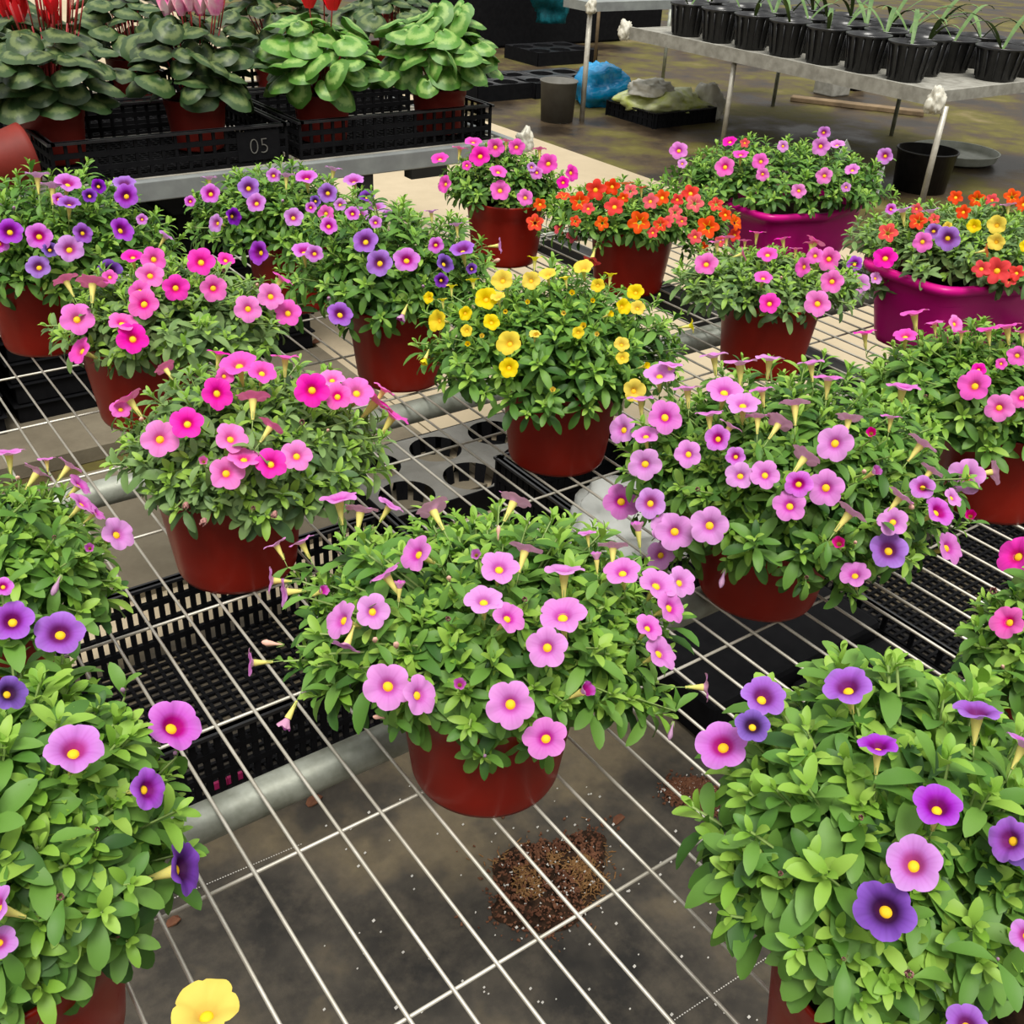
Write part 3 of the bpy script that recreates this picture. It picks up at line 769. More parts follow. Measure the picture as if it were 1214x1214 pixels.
# ------------------------------------------------------------------ under the bench
def crate(name, label, x0, x1, y0, y1, z0, z1, pitch=0.016, rows=4, group=None, mat='black_plastic', floor=True, rz=0, gapw=0.5, cat='crate', flare=0.0, mark=None):
    cx, cy = (x0 + x1) / 2, (y0 + y1) / 2; X = (x1 - x0) / 2; Y = (y1 - y0) / 2; h = z1 - z0
    r = empty(name, (cx, cy, z0), label, cat, group, rz)
    t = 0.003
    def wall(ax, sgn):
        m = MB(); L = X if ax == 0 else Y; off = (Y if ax == 0 else X) * sgn
        def bx(u0, u1, za, zb, tt=t):
            if ax == 0: m.box(u0, u1, off - tt, off + tt, za, zb)
            else: m.box(off - tt, off + tt, u0, u1, za, zb)
        for k in range(rows + 1):
            z = h * k / rows; bx(-L, L, max(0, z - 0.006), min(h, z + 0.006), t * 1.3)
        n = int(2 * L / pitch)
        for k in range(n + 1):
            u = -L + 2 * L * k / n; bx(u - pitch * gapw * .5, u + pitch * gapw * .5, 0, h)
        m.build('crate_wall', mat, r, smooth=False)
    for ax in (0, 1):
        for sg in (-1, 1): wall(ax, sg)
    m = MB()
    for sx in (-1, 1): m.box(sx * X - .009, sx * X + .009, -Y - .009, Y + .009, h - .006, h)
    for sy in (-1, 1): m.box(-X, X, sy * Y - .009, sy * Y + .009, h - .006, h)
    m.build('rim', 'black_gloss', r, smooth=False)
    if floor:
        m = MB(); n = int(2 * X / .02)
        for k in range(n + 1): u = -X + 2 * X * k / n; m.box(u - .003, u + .003, -Y, Y, 0.002, .006)
        n = int(2 * Y / .02)
        for k in range(n + 1): u = -Y + 2 * Y * k / n; m.box(-X, X, u - .003, u + .003, 0.002, .007)
        m.build('crate_floor', mat, r, smooth=False)
    if mark:
        c = bpy.data.curves.new('crate_number', 'FONT'); c.body = mark; c.size = 0.055; c.extrude = 0.0008; c.align_x = 'CENTER'; c.offset = -0.0015
        c.materials.append(MATS['grey_plastic'])
        p = MB(); p.box(X - .135, X - .02, -Y - .0055, -Y - .004, .012, h - .012); p.build('number_plate', mat, r, smooth=False)
        tmp = bpy.data.objects.new('crate_number', c); COL.objects.link(tmp); bpy.context.view_layer.update()
        me = bpy.data.meshes.new_from_object(tmp.evaluated_get(bpy.context.evaluated_depsgraph_get())); bpy.data.objects.remove(tmp)
        o = bpy.data.objects.new('crate_number', me); COL.objects.link(o); o.parent = r
        o.location = (X - .077, -Y - .0062, 0.028); o.rotation_euler = (PI / 2, 0, 0)
    return r
crate('plastic_crate', 'black slotted plastic crate on the floor under the front left of the wire bench', -0.06, 0.62, -0.60, -0.19, 0.003, 0.175, 0.019, 4)
m = MB()
for (x, y) in ((252, 929), (262, 927), (282, 939), (292, 937)):
    p = at(x, y, 0.05); m.box(p[0] - .006, p[0] + .006, -.595, -.590, p[2] - .014, p[2] + .014)
tag(m.build('pink_label', 'magenta_label', smooth=False), 'pink plant label seen through the slots of the black crate under the bench', 'label')
crate('plastic_crate', 'black open mesh crate lying under the right side of the wire bench', 1.32, 1.98, -1.22, -0.72, 0.003, 0.10, 0.06, 2, gapw=.15)
crate('plastic_crate', 'black deep crate under the middle of the bench behind the plastic bag', 0.92, 1.28, -0.62, -0.16, 0.003, 0.20, 0.02, 4, gapw=.8)
m = MB()
m.box(0.84, 1.29, -0.92, -0.66, 0.003, 0.10); m.box(0.66, 0.83, -0.68, -0.3, 0.003, 0.08); m.box(1.02, 1.29, -1.2, -0.93, 0.003, 0.08); m.box(1.32, 2.3, -0.68, -0.18, 0.003, 0.12)
m.box(2.02, 2.6, -1.4, -0.72, 0.003, 0.10)
o = bevel(m.build('nursery_tray_stack', 'black_plastic', smooth=False), .012); tag(o, 'flat black nursery trays spread over the floor under the right half of the bench', 'trays')
def welltray(name, label, x0, x1, y0, y1, z, nx, ny, h=.05, cat='plant tray', group=None, slots=True, top='black_gloss', rz=0):
    cx, cy = (x0 + x1) / 2, (y0 + y1) / 2; X = (x1 - x0) / 2; Y = (y1 - y0) / 2
    r = empty(name, (cx, cy, z), label, cat, group, rz)
    m = MB(); n = 28; cw = 2 * X / nx; ch = 2 * Y / ny; R = min(cw, ch) * .42
    for i in range(nx):
        for j in range(ny):
            ox = -X + cw * (i + .5); oy = -Y + ch * (j + .5)
            out = []; inn = []
            for k in range(n):
                t = 2 * PI * (k + .5) / n; c, s_ = math.cos(t), math.sin(t)
                q = max(abs(c), abs(s_)); out.append((ox + c / q * cw / 2, oy + s_ / q * ch / 2, h)); inn.append((ox + c * R, oy + s_ * R, h - .004))
            low = [(ox + (p[0] - ox) * .86, oy + (p[1] - oy) * .86, .004) for p in inn]
            f = [(k, (k + 1) % n, n + (k + 1) % n, n + k) for k in range(n)]
            m.add(out + inn, f, 0)
            f2 = [(k, (k + 1) % n, n + (k + 1) % n, n + k) for k in range(n) if not (slots and k % 3 == 0)]
            m.add(inn + low, f2, 1)
            if not slots: m.add(low, [tuple(range(n))], 1)
            else: m.add([((p[0] - ox) * .35 + ox, (p[1] - oy) * .35 + oy, .004) for p in low] + low, f, 1)
    m.box(-X, X, -Y, -Y + .003, 0, h, 1); m.box(-X, X, Y - .003, Y, 0, h, 1); m.box(-X, -X + .003, -Y, Y, 0, h, 1); m.box(X - .003, X, -Y, Y, 0, h, 1)
    m.build('tray_body', [top, 'black_plastic'], r, smooth=False)
    return r
welltray('pot_tray', 'black tray with big round pot holes on the floor behind the front lilac calibrachoa', 0.70, 1.22, -0.07, 0.24, 0.003, 3, 2, .06, top='grey_plastic')

def crumple(name, label, cat, loc, size, mat, seed, flat=.5, group=None, rz=0, parts=None):
    rng = random.Random(seed); me = bpy.data.meshes.new(name)
    import bmesh
    bm = bmesh.new(); bmesh.ops.create_icosphere(bm, subdivisions=4, radius=1)
    from mathutils import noise
    for v in bm.verts:
        p = v.co.copy()
        d = noise.noise(p * 1.6 + Vector((seed, 0, 0))) * .45 + abs(noise.noise(p * 4 + Vector((0, seed, 0)))) * .32 - abs(noise.noise(p * 9)) * .12
        q = p * (1 + d); q.z = max(q.z, -flat); v.co = Vector((q.x * size[0], q.y * size[1], (q.z + flat) * size[2]))
    bm.to_mesh(me); bm.free(); me.materials.append(MATS[mat])
    me.polygons.foreach_set('use_smooth', [True] * len(me.polygons))
    o = bpy.data.objects.new(name, me); COL.objects.link(o); o.location = loc; o.rotation_euler = (0, 0, rz)
    return tag(o, label, cat, group)
p = at(748, 618, 0.24)
crumple('plastic_bag', 'crumpled clear white plastic bag lying on the trays under the right side of the bench', 'plastic bag', (p[0] + .01, p[1] + .01, .203), (0.12, 0.10, 0.07), 'clear_film', 5)

# spilled potting soil
def heap(name, label, px, R, seed, fib=True, squash=0.7, hgt=.03):
    from mathutils import noise
    c = at(*px, 0.003); r = empty(name, (c[0], c[1], 0.003), label, 'soil heap')
    rng = random.Random(seed); m = MB(); n = 64; K = 16; v = [(0, 0, hgt)]
    def prof(t, k): return 0.72 + .30 * noise.noise(Vector((math.cos(t) * 1.2, math.sin(t) * 1.2, seed))) + .05 * noise.noise(Vector((math.cos(t) * 7, math.sin(t) * 7, seed)))
    for k in range(1, K + 1):
        for i in range(n):
            t = 2 * PI * i / n; q = k / K; rr = R * prof(t, k) * q
            z = hgt * (1 - q ** 3) * (.7 + .5 * noise.noise(Vector((rr * math.cos(t) * 40, rr * math.sin(t) * 40, seed)))) + rng.uniform(-.003, .003) * (1 - q)
            v.append((rr * math.cos(t), rr * math.sin(t) * squash, max(-.001, z)))
    f = [(0, 1 + i, 1 + (i + 1) % n) for i in range(n)]
    for k in range(K - 1):
        for i in range(n): f.append((1 + k * n + i, 1 + (k + 1) * n + i, 1 + (k + 1) * n + (i + 1) % n, 1 + k * n + (i + 1) % n))
    m.add(v, f); m.build('soil_mound', 'soil', r)
    m = MB()
    for _ in range(1900):                                       # crumbs of peat, fibre and perlite
        t = rng.random() * 6.283; q = abs(rng.gauss(.62, .28)); rr = R * prof(t, 1) * q
        x, y = rr * math.cos(t), rr * math.sin(t) * squash; z = max(0.001, hgt * (1 - min(1, q) ** 3) * .85)
        s = rng.uniform(.001, .003); k = rng.random()
        fibz = fib and noise.noise(Vector((x * 14, y * 14, seed + 3))) > .12
        mi = 2 if k < .07 else 1 if fibz and k < .85 else 0
        if mi == 2: s *= .75
        d = np.array([rng.gauss(0, 1), rng.gauss(0, 1), rng.gauss(0, .4)]); d = unit(d) * s * (2.2 if mi == 1 else 1)
        m.tube(np.array((x, y, z)) - d, np.array((x, y, z)) + d, s * (.4 if mi == 1 else .9), 5, mi, s * .4)
    o = m.build('crumbs', ['brown_debris', 'fibre', 'perlite'], r, smooth=False); o['kind'] = 'stuff'
heap('spilled_soil', 'heap of spilled brown potting soil and coir fibre on the black mat under the wires', (655, 1046), 0.150, 2)
heap('spilled_soil', 'small scatter of dark soil with white specks right of the larger soil heap', (822, 942), 0.055, 7, False, 1.2, .008)
m = MB(); rng = random.Random(9)
for _ in range(110):
    p = at(rng.uniform(380, 900), rng.uniform(930, 1210), 0.004)
    if p[1] > -.62: continue
    s = rng.uniform(.0008, .002); m.tube(p - (s, 0, 0), p + (s, 0, s), s, 5)
tag(m.build('perlite_specks', 'perlite', smooth=False), 'tiny white perlite specks scattered on the black mat', 'perlite', kind='stuff')
def shard(px, s, name, label, mat, seed, cat):
    rng = random.Random(seed); p = at(*px, 0.005); m = MB(); n = 9
    v = [(s * rng.uniform(.7, 1.1) * math.cos(2 * PI * k / n), s * .6 * rng.uniform(.7, 1.1) * math.sin(2 * PI * k / n), .002 + .004 * math.sin(k)) for k in range(n)]
    lo = [(x * .95, y * .95, z - .003) for x, y, z in v]
    m.add(v + lo, [tuple(range(n))] + [tuple(range(2 * n - 1, n - 1, -1))] + [(k, n + k, n + (k + 1) % n, (k + 1) % n) for k in range(n)])
    o = m.build(name, mat, loc=tuple(p), smooth=False); tag(o, label, cat); return o
shard((733, 972), .013, 'dead_leaf', 'curled brown dead leaf on the mat right of the soil heap', 'brown_debris', 3, 'leaf')
shard((206, 1093), .012, 'dead_leaf', 'reddish fallen leaf on the black mat beside the bottom left pot', 'brown_debris', 4, 'leaf')
shard((375, 405), .02, 'dead_leaf', 'orange brown fallen leaf on the dark floor behind the hot pink plant', 'brown_debris', 5, 'leaf')
shard((372, 950), .016, 'dead_leaf', 'dull red fallen leaf just in front of the grey support pipe', 'brown_debris', 6, 'leaf')

# ------------------------------------------------------------------ the cyclamen bench
cb = empty('slatted_bench', (0, 0, 0), 'grey edged bench behind, holding the crates of cyclamens', 'bench')
m = MB(); m.box(-1.4, 1.62, 0.775, 0.80, H - .042, H + .006); m.box(1.60, 1.625, .80, 1.95, H - .042, H + .006)
o = bevel(m.build('edge_bar', 'frame_grey', cb, smooth=False), .003)
m = MB(); k = 0
while .84 + k * .05 < 1.95: m.box(-1.4, 1.6, .82 + k * .05, .842 + k * .05, H - .006, H + .001); k += 1
m.build('slat_top', 'galvanised', cb, smooth=False)
for (x, y) in ((1.13, .79), (1.13, 1.9), (-1.2, .79)):
    m = MB(); m.box(x - .018, x + .018, y, y + .03, 0, H - .04); m.build('leg', 'dark_metal', cb, smooth=False)
p = at(505, 192, H - .06)
m = MB(); m.box(p[0] - .09, p[0] + .03, .83, .87, H - .085, H - .045); m.build('bracket', 'dark_metal', cb, smooth=False)
p = at(620, 165, H + .02)
def knob(p, s, label, seed):
    crumple('plastic_wrap', label, 'plastic wrap', (p[0], p[1], p[2] - s * .9), (s * .7, s * .6, s * 1.0), 'white_plastic', seed, .8)
knob((1.66, .79, H + .0), .035, 'white plastic rag tied round the corner of the cyclamen bench', 3)

def crate2(x0, x1, y0, y1, label, mark=None):
    return crate('mesh_crate', label, x0, x1, y0, y1, H + .002, H + .098, 0.031, 3, mat='black_plastic', gapw=.25, mark=mark)
crate2(.34, .92, .835, 1.225, 'low black mesh crate marked 05 at the near edge of the cyclamen bench', '05')
crate2(.96, 1.56, .835, 1.24, 'low black mesh crate under the two right-hand cyclamens')
crate2(.30, .90, 1.28, 1.68, 'low black mesh crate in the back row behind the numbered crate')
crate2(.95, 1.55, 1.29, 1.69, 'low black mesh crate in the back row at the right end of the bench')
crate2(-.34, .28, 1.28, 1.68, 'low black mesh crate at the far left of the cyclamen bench')

def cyc_leaf_mesh():
    v = []; f = []; uv = []; n = 20
    v.append((0, 0, 0)); uv.append((0, 0))
    for r in range(1, 4):
        q = r / 3
        for k in range(n):
            t = 2 * PI * k / n                                  # t = 0 at the leaf tip
            R = .5 * (1 - .20 * (1 - math.cos(t)) / 2 + .10 * math.cos(t) ** 3 - .38 * math.exp(-((abs(t - PI)) / .28) ** 2))
            R *= 1 + .03 * math.sin(7 * t)
            x = R * q * math.cos(t) * 1.08; y = R * q * math.sin(t) * 1.05
            z = .10 * q - .22 * q * q + .05 * q * math.cos(2 * t) + .025 * q * q * math.sin(5 * t)
            v.append((x + .08, y, z)); uv.append((q, 0))
    for k in range(n): f.append((0, 1 + k, 1 + (k + 1) % n))
    for r in range(2):
        for k in range(n): f.append((1 + r * n + k, 1 + (r + 1) * n + k, 1 + (r + 1) * n + (k + 1) % n, 1 + r * n + (k + 1) % n))
    return v, f, uv
CV, CF, CU = cyc_leaf_mesh()
def cyclamen(label, c, R, hgt, seed, mat, flowers=(), nl=62, leafs=.088, pot=True, off=(0, 0), stems='stem_red', hk=1.0):
    rng = random.Random(seed); z0 = H + .012
    r = empty('potted_cyclamen', (c[0], c[1], z0), label, 'potted cyclamen', 'potted cyclamens on the back bench')
    make_pot(r, 'pot_dark_red', 0.98, hk)
    PHT = POT_H * hk
    m = MB(); uvs = []
    V = np.array(CV)
    for i in range(nl):
        z = 1 - 1.35 * (i + .5) / nl; th = i * 2.39996 + seed; rr = math.sqrt(max(0, 1 - z * z))
        u = np.array((rr * math.cos(th), rr * math.sin(th), z)) + np.array([rng.gauss(0, .06) for _ in range(3)])
        k = rng.uniform(.70, 1.10)
        loc = np.array((u[0] * R * k + off[0], u[1] * R * k + off[1], PHT + hgt * .36 + u[2] * hgt * .64 * k))
        hd = math.hypot(loc[0], loc[1])
        if loc[2] < PHT and hd < .10: continue
        D = unit(np.array((u[0] + rng.gauss(0, .35), u[1] + rng.gauss(0, .35), -.55 + .5 * rng.random() - (.5 if z < 0 else 0))))
        upv = unit(np.array((u[0] * .7, u[1] * .7, max(.25, z) + .5)) + np.array([rng.gauss(0, .28) for _ in range(3)]))
        fr = frame(D, upv); s = leafs * rng.uniform(.75, 1.2)
        W = (V * s) @ fr + loc
        m.add(W, CF); uvs += CU
    o = m.build('foliage', mat, r)
    uvl = o.data.uv_layers.new(name='UVMap')
    arr = np.array(uvs, np.float32); li = np.empty(len(o.data.loops), np.int32); o.data.loops.foreach_get('vertex_index', li)
    uvl.data.foreach_set('uv', arr[li].ravel())
    m = MB()
    for i in range(26):
        t = i * 2.4; rr = R * .6 * rng.random(); b = np.array((math.cos(t) * rr + off[0], math.sin(t) * rr + off[1], PHT + hgt * .6))
        m.tube((math.cos(t) * .02, math.sin(t) * .02, PHT - .01), b, .002, 5)
    m.build('leaf_stalks', stems, r)
    for (x, y, sz, kd, tall) in flowers:                        # nodding flower with swept-back petals on a stalk
        d = unit(ray(x, y)); pl = np.array((c[0] + off[0], c[1] + off[1], 0)); cf = unit((FWD[0], FWD[1], 0))
        t = ((pl - CAM) @ cf + rng.uniform(-.05, .05)) / (d @ cf); p = CAM + d * t - (c[0], c[1], z0)
        m = MB(); base = np.array((p[0] * .4, p[1] * .4, PHT + hgt * .2))
        if kd != 'stalk':
            D = sz * t * (Rw[2] @ d) / F
            for k in range(5):
                a = 2 * PI * k / 5 + rng.random() * .5; e = np.array((math.cos(a), math.sin(a), 0)); w_ = np.array((-math.sin(a), math.cos(a), 0))
                row = []
                for q in range(6):
                    tq = q / 5; cpos = e * D * (.12 + .30 * tq) + np.array((0, 0, D * (.95 * tq - .1))); ww = D * .24 * math.sin(PI * (.15 + .75 * tq))
                    tw = .5 * tq; wv = w_ * math.cos(tw) + e * math.sin(tw)
                    row += [p + cpos - wv * ww, p + cpos + e * D * .04, p + cpos + wv * ww]
                m.add(row, [(q * 3 + b_, q * 3 + b_ + 1, q * 3 + b_ + 4, q * 3 + b_ + 3) for q in range(5) for b_ in (0, 1)])
            fo = m.build('flower', 'red_tepal' if kd == 'r' else 'blush_tepal', r)
        m = MB(); top = p + (0, 0, .004)
        m.path([base, base * .4 + top * .6 + np.array((.004, .003, 0)), top], .0018, 6)
        m.build('flower_stalk', 'stem_red', r)
    return r
def cpos(x, y): return pot_centre(x, y, .06)
rs = random.Random(5)
F1 = [(10 + i * 9 + rs.uniform(-5, 5), rs.uniform(-25, 40), 26, 'stalk' if rs.random() < .45 else 'r', 0) for i in range(10)] + [(8 + i * 5.5 + rs.uniform(-4, 4), rs.uniform(-30, 10), 20, 'stalk', 0) for i in range(18)] + [(4, 8, 30, 'r', 0), (30, -6, 30, 'r', 0), (62, 14, 22, 'r', 0), (85, -4, 28, 'r', 0)]
F2 = [(194 + i * 5.8 + rs.uniform(-4, 4), rs.uniform(-12, 18), 22, 'w', 0) for i in range(14)]
F3 = [(366, 6, 30, 'r', 0), (384, -6, 40, 'r', 0), (394, 8, 36, 'r', 0)]
cyclamen('red stalked cyclamen with silvery grey-green leaves, leftmost on the back bench', cpos(72, 203), .155, .20, 3, 'cyclamen_leaf_silver', F1, 80)
cyclamen('cyclamen with white and magenta flowers above dark leaves, second from the left', cpos(238, 186), .13, .20, 8, 'cyclamen_leaf_silver', F2, 66)
cyclamen('cyclamen with one red flower and fresh green marbled leaves, third from the left', cpos(384, 176), .145, .19, 12, 'cyclamen_leaf_fresh', F3, 66)
cyclamen('flowerless cyclamen with a round mound of bright marbled leaves at the right end', cpos(520, 166), .15, .20, 17, 'cyclamen_leaf_fresh', [(512 + i * 9, 18 - i * 3, 5, 'stalk', 0) for i in range(3)], 84)
cyclamen('dark leaved cyclamen in the back row between the first two', cpos(165, 128), .15, .20, 23, 'cyclamen_leaf_silver', (), 54)
cyclamen('dark leaved cyclamen in the back row behind the red flower', cpos(330, 115), .15, .20, 29, 'cyclamen_leaf_silver', (), 54)
cyclamen('dark leaved cyclamen in the back row near the right end of the bench', cpos(462, 105), .15, .20, 31, 'cyclamen_leaf_silver', (), 54)
cyclamen('dark leaved cyclamen in the back row at the left edge of the picture', cpos(20, 140), .15, .20, 37, 'cyclamen_leaf_silver', (), 50)
p = at(18, 205, H + .04)
m = MB(); m.lathe([(0, 0), (.05, 0), (.052, .004), (.068, .09), (.07, .1), (.066, .1), (.05, .01), (0, .008)], 40)
o = m.build('empty_pot', 'terracotta', loc=(p[0] - .07, p[1] - .03, H + .07)); o.rotation_euler = (0.2, 1.45, 0.3); tag(o, 'empty red pot lying on its side at the left end of the cyclamen bench', 'pot')
# dark stacks below the cyclamen bench
for k, (x0, x1, y0, y1, h, lb) in enumerate(((-.5, .12, .86, 1.35, .46, 'tall black tray stack under the left end of the cyclamen bench'),
                                    (.16, .62, .9, 1.4, .44, 'black tray stack under the cyclamen bench behind the violet plant'),
                                    (.66, 1.04, 1.0, 1.5, .42, 'black tray stack under the cyclamen bench beside its dark leg'))):
    m = MB(); z = .003; i = 0
    while z < h: m.box(x0 + .005 * (i % 2), x1 - .004 * (i % 3), y0, y1, z, z + .05); m.box(x0 - .008, x1 + .008, y0 - .008, y1 + .008, z + .05, z + .056); z += .058; i += 1
    tag(bevel(m.build('tray_stack', 'black_plastic', smooth=False), .003), lb, 'tray stack')

# ------------------------------------------------------------------ background benches
ZB = H - .10
bb = empty('low_bench', (0, 0, 0), 'dusty grey bench at the back right carrying black pots, on thin metal legs', 'bench')
xe = at(1110, 110, ZB)[0]; ye = at(1110, 110, ZB)[1]; far = at(765, 28, ZB)
print('bench2', xe, ye, far)
m = MB(); m.box(xe, xe + 1.5, ye, 3.3, ZB - .012, ZB); m.build('bench_top', 'dusty_grey', bb, smooth=False)
m = MB(); m.box(xe - .02, xe + .0, ye - .02, 3.3, ZB - .055, ZB + .012); m.box(xe, xe + 1.5, ye - .02, ye, ZB - .04, ZB + .01); m.build('edge_bar', 'dusty_grey', bb, smooth=False)
for (x, y) in ((1072, 250), (837, 178)):
    q = at(x, y, 0); m = MB(); m.tube((xe + .02, q[1], 0), (xe + .02, q[1], ZB - .05), .014, 10); m.build('leg', 'galvanised', bb)
for (x, y) in ((940, 118), (788, 88), (1095, 150)):
    q = at(x, y, 0); m = MB(); m.tube((xe + 1.4, q[1], -.03), (xe + 1.4, q[1], ZB - .05), .013, 8); m.build('leg', 'pipe_zinc', bb)
b3 = empty('far_bench', (0, 0, 0), 'grey bench beyond the mossy floor at the top centre, cut by the picture edge', 'bench')
q = at(690, 138, 0); y3 = 3.42; z3 = H + .03
m = MB(); m.box(q[0] - .03, q[0] + 1.9, q[1] - .03, q[1] + .22, z3 - .05, z3); m.build('bench_top', 'frame_grey', b3, smooth=False)
m = MB(); m.tube((q[0], q[1], -.03), (q[0], q[1], z3 - .04), .016, 10); m.build('leg', 'galvanised', b3)
qq = at(705, 75, 0); m = MB(); m.tube((qq[0], qq[1], -.03), (qq[0], qq[1], z3 - .04), .013, 10); m.build('leg', 'wood', b3)
knob((q[0] - .02, q[1] - .03, z3 - .02), .045, 'white plastic cap wrapped on the corner of the far bench', 6)
knob((xe - .02, ye - .02, ZB - .03), .06, 'white plastic wrap on the near corner of the dusty bench', 8)
knob((xe - .02, 3.3, ZB - .01), .06, 'white plastic wrap on the far corner of the dusty bench', 9)

# black pots in trays on the dusty bench
def black_pot(label, c, z, r, h, leaves, seed, group):
    e = empty('orchid_pot', (c[0], c[1], z), label, 'pot', group); m = MB(); n = 30
    m.lathe([(0, .003), (r * .72, .003), (r * .76, 0), (r * .95, h * .93), (r * 1.04, h * .94), (r * 1.06, h), (r * .97, h), (r * .90, h * .86)], n)
    for k in range(14):
        t = 2 * PI * k / 14; a = np.array((math.cos(t), math.sin(t), 0)); m.tube(a * r * .78 + (0, 0, .01), a * r * .97 + (0, 0, h * .9), .0035, 4)
    m.build('pot', 'black_gloss', e)
    m = MB(); m.lathe([(0, h * .86), (r * .9, h * .86)], 20); m.build('bark', 'soil', e)
    rng = random.Random(seed)
    for k in range(leaves):
        t = rng.random() * 6.28; L = rng.uniform(.22, .42); d = np.array((math.cos(t), math.sin(t), 0)); w_ = np.array((-math.sin(t), math.cos(t), 0)) * .011
        v = []
        for q in range(9):
            s = q / 8; c_ = d * L * .75 * s + np.array((0, 0, h * .85 + L * (1.1 * s - .75 * s * s))); ww = w_ * (math.sin(PI * min(.97, .15 + .85 * s)) + .1)
            v += [c_ - ww, c_ - (0, 0, .003), c_ + ww]
        m = MB(); m.add(v, [(q * 3 + b_, q * 3 + b_ + 1, q * 3 + b_ + 4, q * 3 + b_ + 3) for q in range(8) for b_ in (0, 1)]); m.build('leaf', 'orchid_leaf', e)
lbl = ['nearest the bench corner', 'second from the corner', 'third from the corner', 'fourth from the corner', 'fifth from the corner', 'sixth from the corner', 'seventh from the corner', 'last before the far end']
row = [(1.40, .10), (1.62, .10), (1.84, .10), (2.06, .10), (2.28, .10), (2.50, .09)]
def row_pots(xo, ys, r, h, what, group, lv):
    for i, y in enumerate(ys):
        black_pot('%s, %s' % (what, lbl[i]), (xe + xo, y), ZB + .002, r, h, lv[i % len(lv)], i * 7 + int(xo * 100), group)
row_pots(.14, [ye + .28 + i * .25 for i in range(7)], .105, .17, 'black plastic pot in the front row on the dusty bench', 'front row of black pots on the dusty bench', [1, 0, 2, 1])
row_pots(.38, [ye + .36 + i * .25 for i in range(7)], .105, .17, 'black plastic pot in the second row on the dusty bench', 'second row of black pots on the dusty bench', [2, 3, 1])
row_pots(.64, [ye + .12 + i * .27 for i in range(7)], .12, .15, 'black plastic pot in the third row on the dusty bench', 'third row of black pots on the dusty bench', [3, 2, 4])
row_pots(.92, [ye + .14 + i * .28 for i in range(6)], .12, .15, 'black plastic pot in the fourth row on the dusty bench', 'fourth row of black pots on the dusty bench', [3, 4])

# things on the mossy floor
def bucket(name, label, px, r, h, mat, z=-.03, cat='bucket', top=1.15):
    c = at(px[0], px[1], z) + unit((FWD[0], FWD[1], 0)) * r
    m = MB(); m.lathe([(0, .004), (r * .96, .003), (r, 0), (r * top * .985, h * .96), (r * top * 1.03, h * .97), (r * top * 1.03, h), (r * top * .98, h), (r * .96, .02), (0, .02)], 40)
    o = m.build(name, mat, loc=tuple(c)); return tag(o, label, cat)
bucket('bucket', 'grey plastic bucket standing by the leg of the far bench', (660, 147), .098, .235, 'grey_plastic')
bucket('bucket', 'black bucket on the mossy floor beside the near bench leg', (1098, 232), .13, .20, 'black_gloss', cat='bucket')
bucket('bucket', 'small black pot under the dusty bench next to the white block', (1012, 108), .10, .14, 'black_plastic', cat='pot')
c = at(1130, 190, -.03); m = MB(); R_ = .235
m.lathe([(0, .01), (R_ * .9, .01), (R_ * .96, .02), (R_, .055), (R_ * 1.03, .06), (R_ * .99, .06), (R_ * .93, .03), (R_ * .88, .02), (0, .018)], 48)
o = m.build('saucer', ['basin_grey'], loc=(c[0], c[1], -.029)); tag(o, 'round grey basin lying on the mossy floor right of the bench leg', 'basin')
q = at(985, 112, -.03); m = MB(); m.box(-.10, .10, -.09, .09, 0, .24); o = bevel(m.build('concrete_block', 'dusty_grey', loc=(q[0], q[1], -.03), smooth=False), .01); tag(o, 'pale upright concrete block under the dusty bench', 'block')
q = at(1015, 128, -.03); m = MB(); m.box(-.45, .45, -.05, .05, 0, .03); o = bevel(m.build('plank', 'wood', loc=(q[0], q[1], -.029), smooth=False), .004); o.rotation_euler.z = -1.0; tag(o, 'short weathered plank lying on the mossy floor under the dusty bench', 'plank')
q = at(712, 128, -.03)
crumple('plastic_bag', 'bright blue knotted plastic bag on the floor beside the grey bucket', 'plastic bag', (q[0] + .06, q[1] + .1, -.03), (.17, .16, .15), 'blue_plastic', 14, .7)
q = at(790, 150, -.03)
cr = crate('shallow_crate', 'shallow black crate on the mossy floor holding a crumpled lime sack', q[0] - .12, q[0] + .38, q[1] - .02, q[1] + .42, -.03, .06, .04, 2, gapw=.9)
crumple('fertiliser_sack', 'crumpled white and lime green plastic sack lying in the shallow crate', 'sack', (q[0] + .13, q[1] + .2, .03), (.27, .22, .09), 'lime_plastic', 21, .3)
crumple('plastic_bag', 'crumpled white plastic sheet on the left half of the lime sack', 'plastic bag', (q[0] + .02, q[1] + .2, .13), (.13, .12, .07), 'white_plastic', 41, .2)
crumple('plastic_bag', 'white plastic sheet hanging over the right end of the shallow crate', 'plastic bag', (q[0] + .46, q[1] + .12, -.03), (.10, .10, .12), 'white_plastic', 23, .5)
for k, (x, y, lb) in enumerate(((655, 108, 'black pot tray with round holes on the floor behind the grey bucket'), (655, 72, 'black pot tray with round holes farther back behind the first one'), (590, 112, 'black pot tray with round holes just right of the cyclamen leaves'))):
    q = at(x, y, -.03); welltray('pot_tray', lb, q[0] - .3, q[0] + .3, q[1] - .2, q[1] + .25, -.03, 3, 2, .10, slots=False)
q = at(620, 58, -.03)
m = MB(); m.box(q[0] - .4, q[0] + 1.2, q[1] + .1, q[1] + 1.3, -.03, .75); m.box(q[0] - .42, q[0] + 1.22, q[1] + .08, q[1] + 1.32, .75, .79)
tag(bevel(m.build('storage_bin', 'black_plastic', smooth=False), .02), 'big black bin in the dark background behind the pot trays', 'bin')
q = at(645, 30, .15)
crumple('net_bag', 'teal netting bundle hanging in front of the dark bin at the top', 'net bag', (q[0] - .1, q[1] - .2, .20), (.16, .12, .2), 'teal_net', 31, .8)
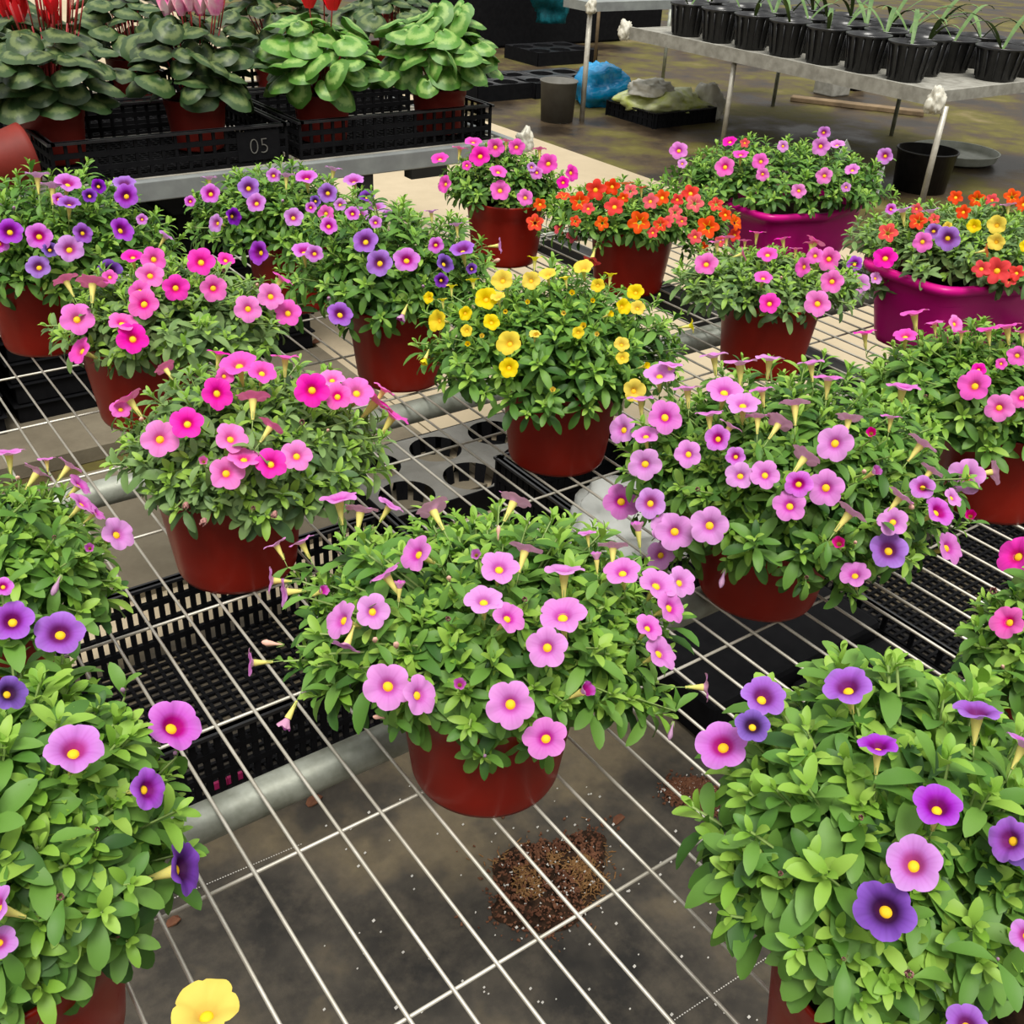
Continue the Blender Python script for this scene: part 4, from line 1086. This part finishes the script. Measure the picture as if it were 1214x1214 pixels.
for k, (x, y, w_, d_, h_, mt, lb) in enumerate(((760, 40, .5, .4, .3, 'black_plastic', 'dark crate in the far background above the mossy floor'), (900, 60, .4, .4, .25, 'grey_plastic', 'grey box far back behind the dusty bench legs'),
                                     (845, 52, .35, .3, .22, 'terracotta', 'brick red box in the far background'))):
    q = at(x, y, -.03); m = MB(); m.box(-w_ / 2, w_ / 2, 0, d_, 0, h_); o = bevel(m.build('storage_box', mt, loc=(q[0], q[1], -.03), smooth=False), .01); tag(o, lb, 'box')
# clear plant label / film in the first planter
for (x, y, s, rz, lb) in ((997, 188, .06, .4, 'clear plastic plant label standing in the green magenta planter'), (1040, 215, .05, 1.0, 'pale plastic plant label at the right end of the green magenta planter')):
    q = CAM + ray(x, y) * ((plA[1] - CAM[1] + .0) / ray(x, y)[1]); m = MB(); m.box(-s / 2, s / 2, -.0006, .0006, -s * .8, s * .55); o = m.build('plant_label', 'clear_label', loc=tuple(q), smooth=False); o.rotation_euler = (.2, .5, rz); tag(o, lb, 'plant label')

# ------------------------------------------------------------------ light: soft overcast daylight
wd = bpy.data.worlds.new('sky'); SC.world = wd; wd.use_nodes = True
nt = wd.node_tree; bg = nt.nodes['Background']
tc = nt.nodes.new('ShaderNodeTexCoord'); sp = nt.nodes.new('ShaderNodeSeparateXYZ'); rp = nt.nodes.new('ShaderNodeValToRGB')
nt.links.new(tc.outputs['Generated'], sp.inputs[0]); nt.links.new(sp.outputs[2], rp.inputs[0]); nt.links.new(rp.outputs[0], bg.inputs[0])
e = rp.color_ramp.elements; e[0].position = 0.0; e[0].color = (.10, .10, .09, 1); e[1].position = .75; e[1].color = (1, 1, .97, 1)
bg.inputs[1].default_value = 0.85
sun = bpy.data.lights.new('sun', 'SUN'); sun.energy = 2.3; sun.angle = math.radians(25); sun.color = (1, .97, .9)
so = bpy.data.objects.new('sun', sun); COL.objects.link(so)
so.rotation_euler = Vector((0.25, 0.35, -1)).to_track_quat('-Z', 'Y').to_euler()
SC.view_settings.view_transform = 'Standard'; SC.view_settings.look = 'None'
SC.view_settings.gamma = 1; SC.view_settings.use_curve_mapping = False
SC.view_settings.exposure = 0.6
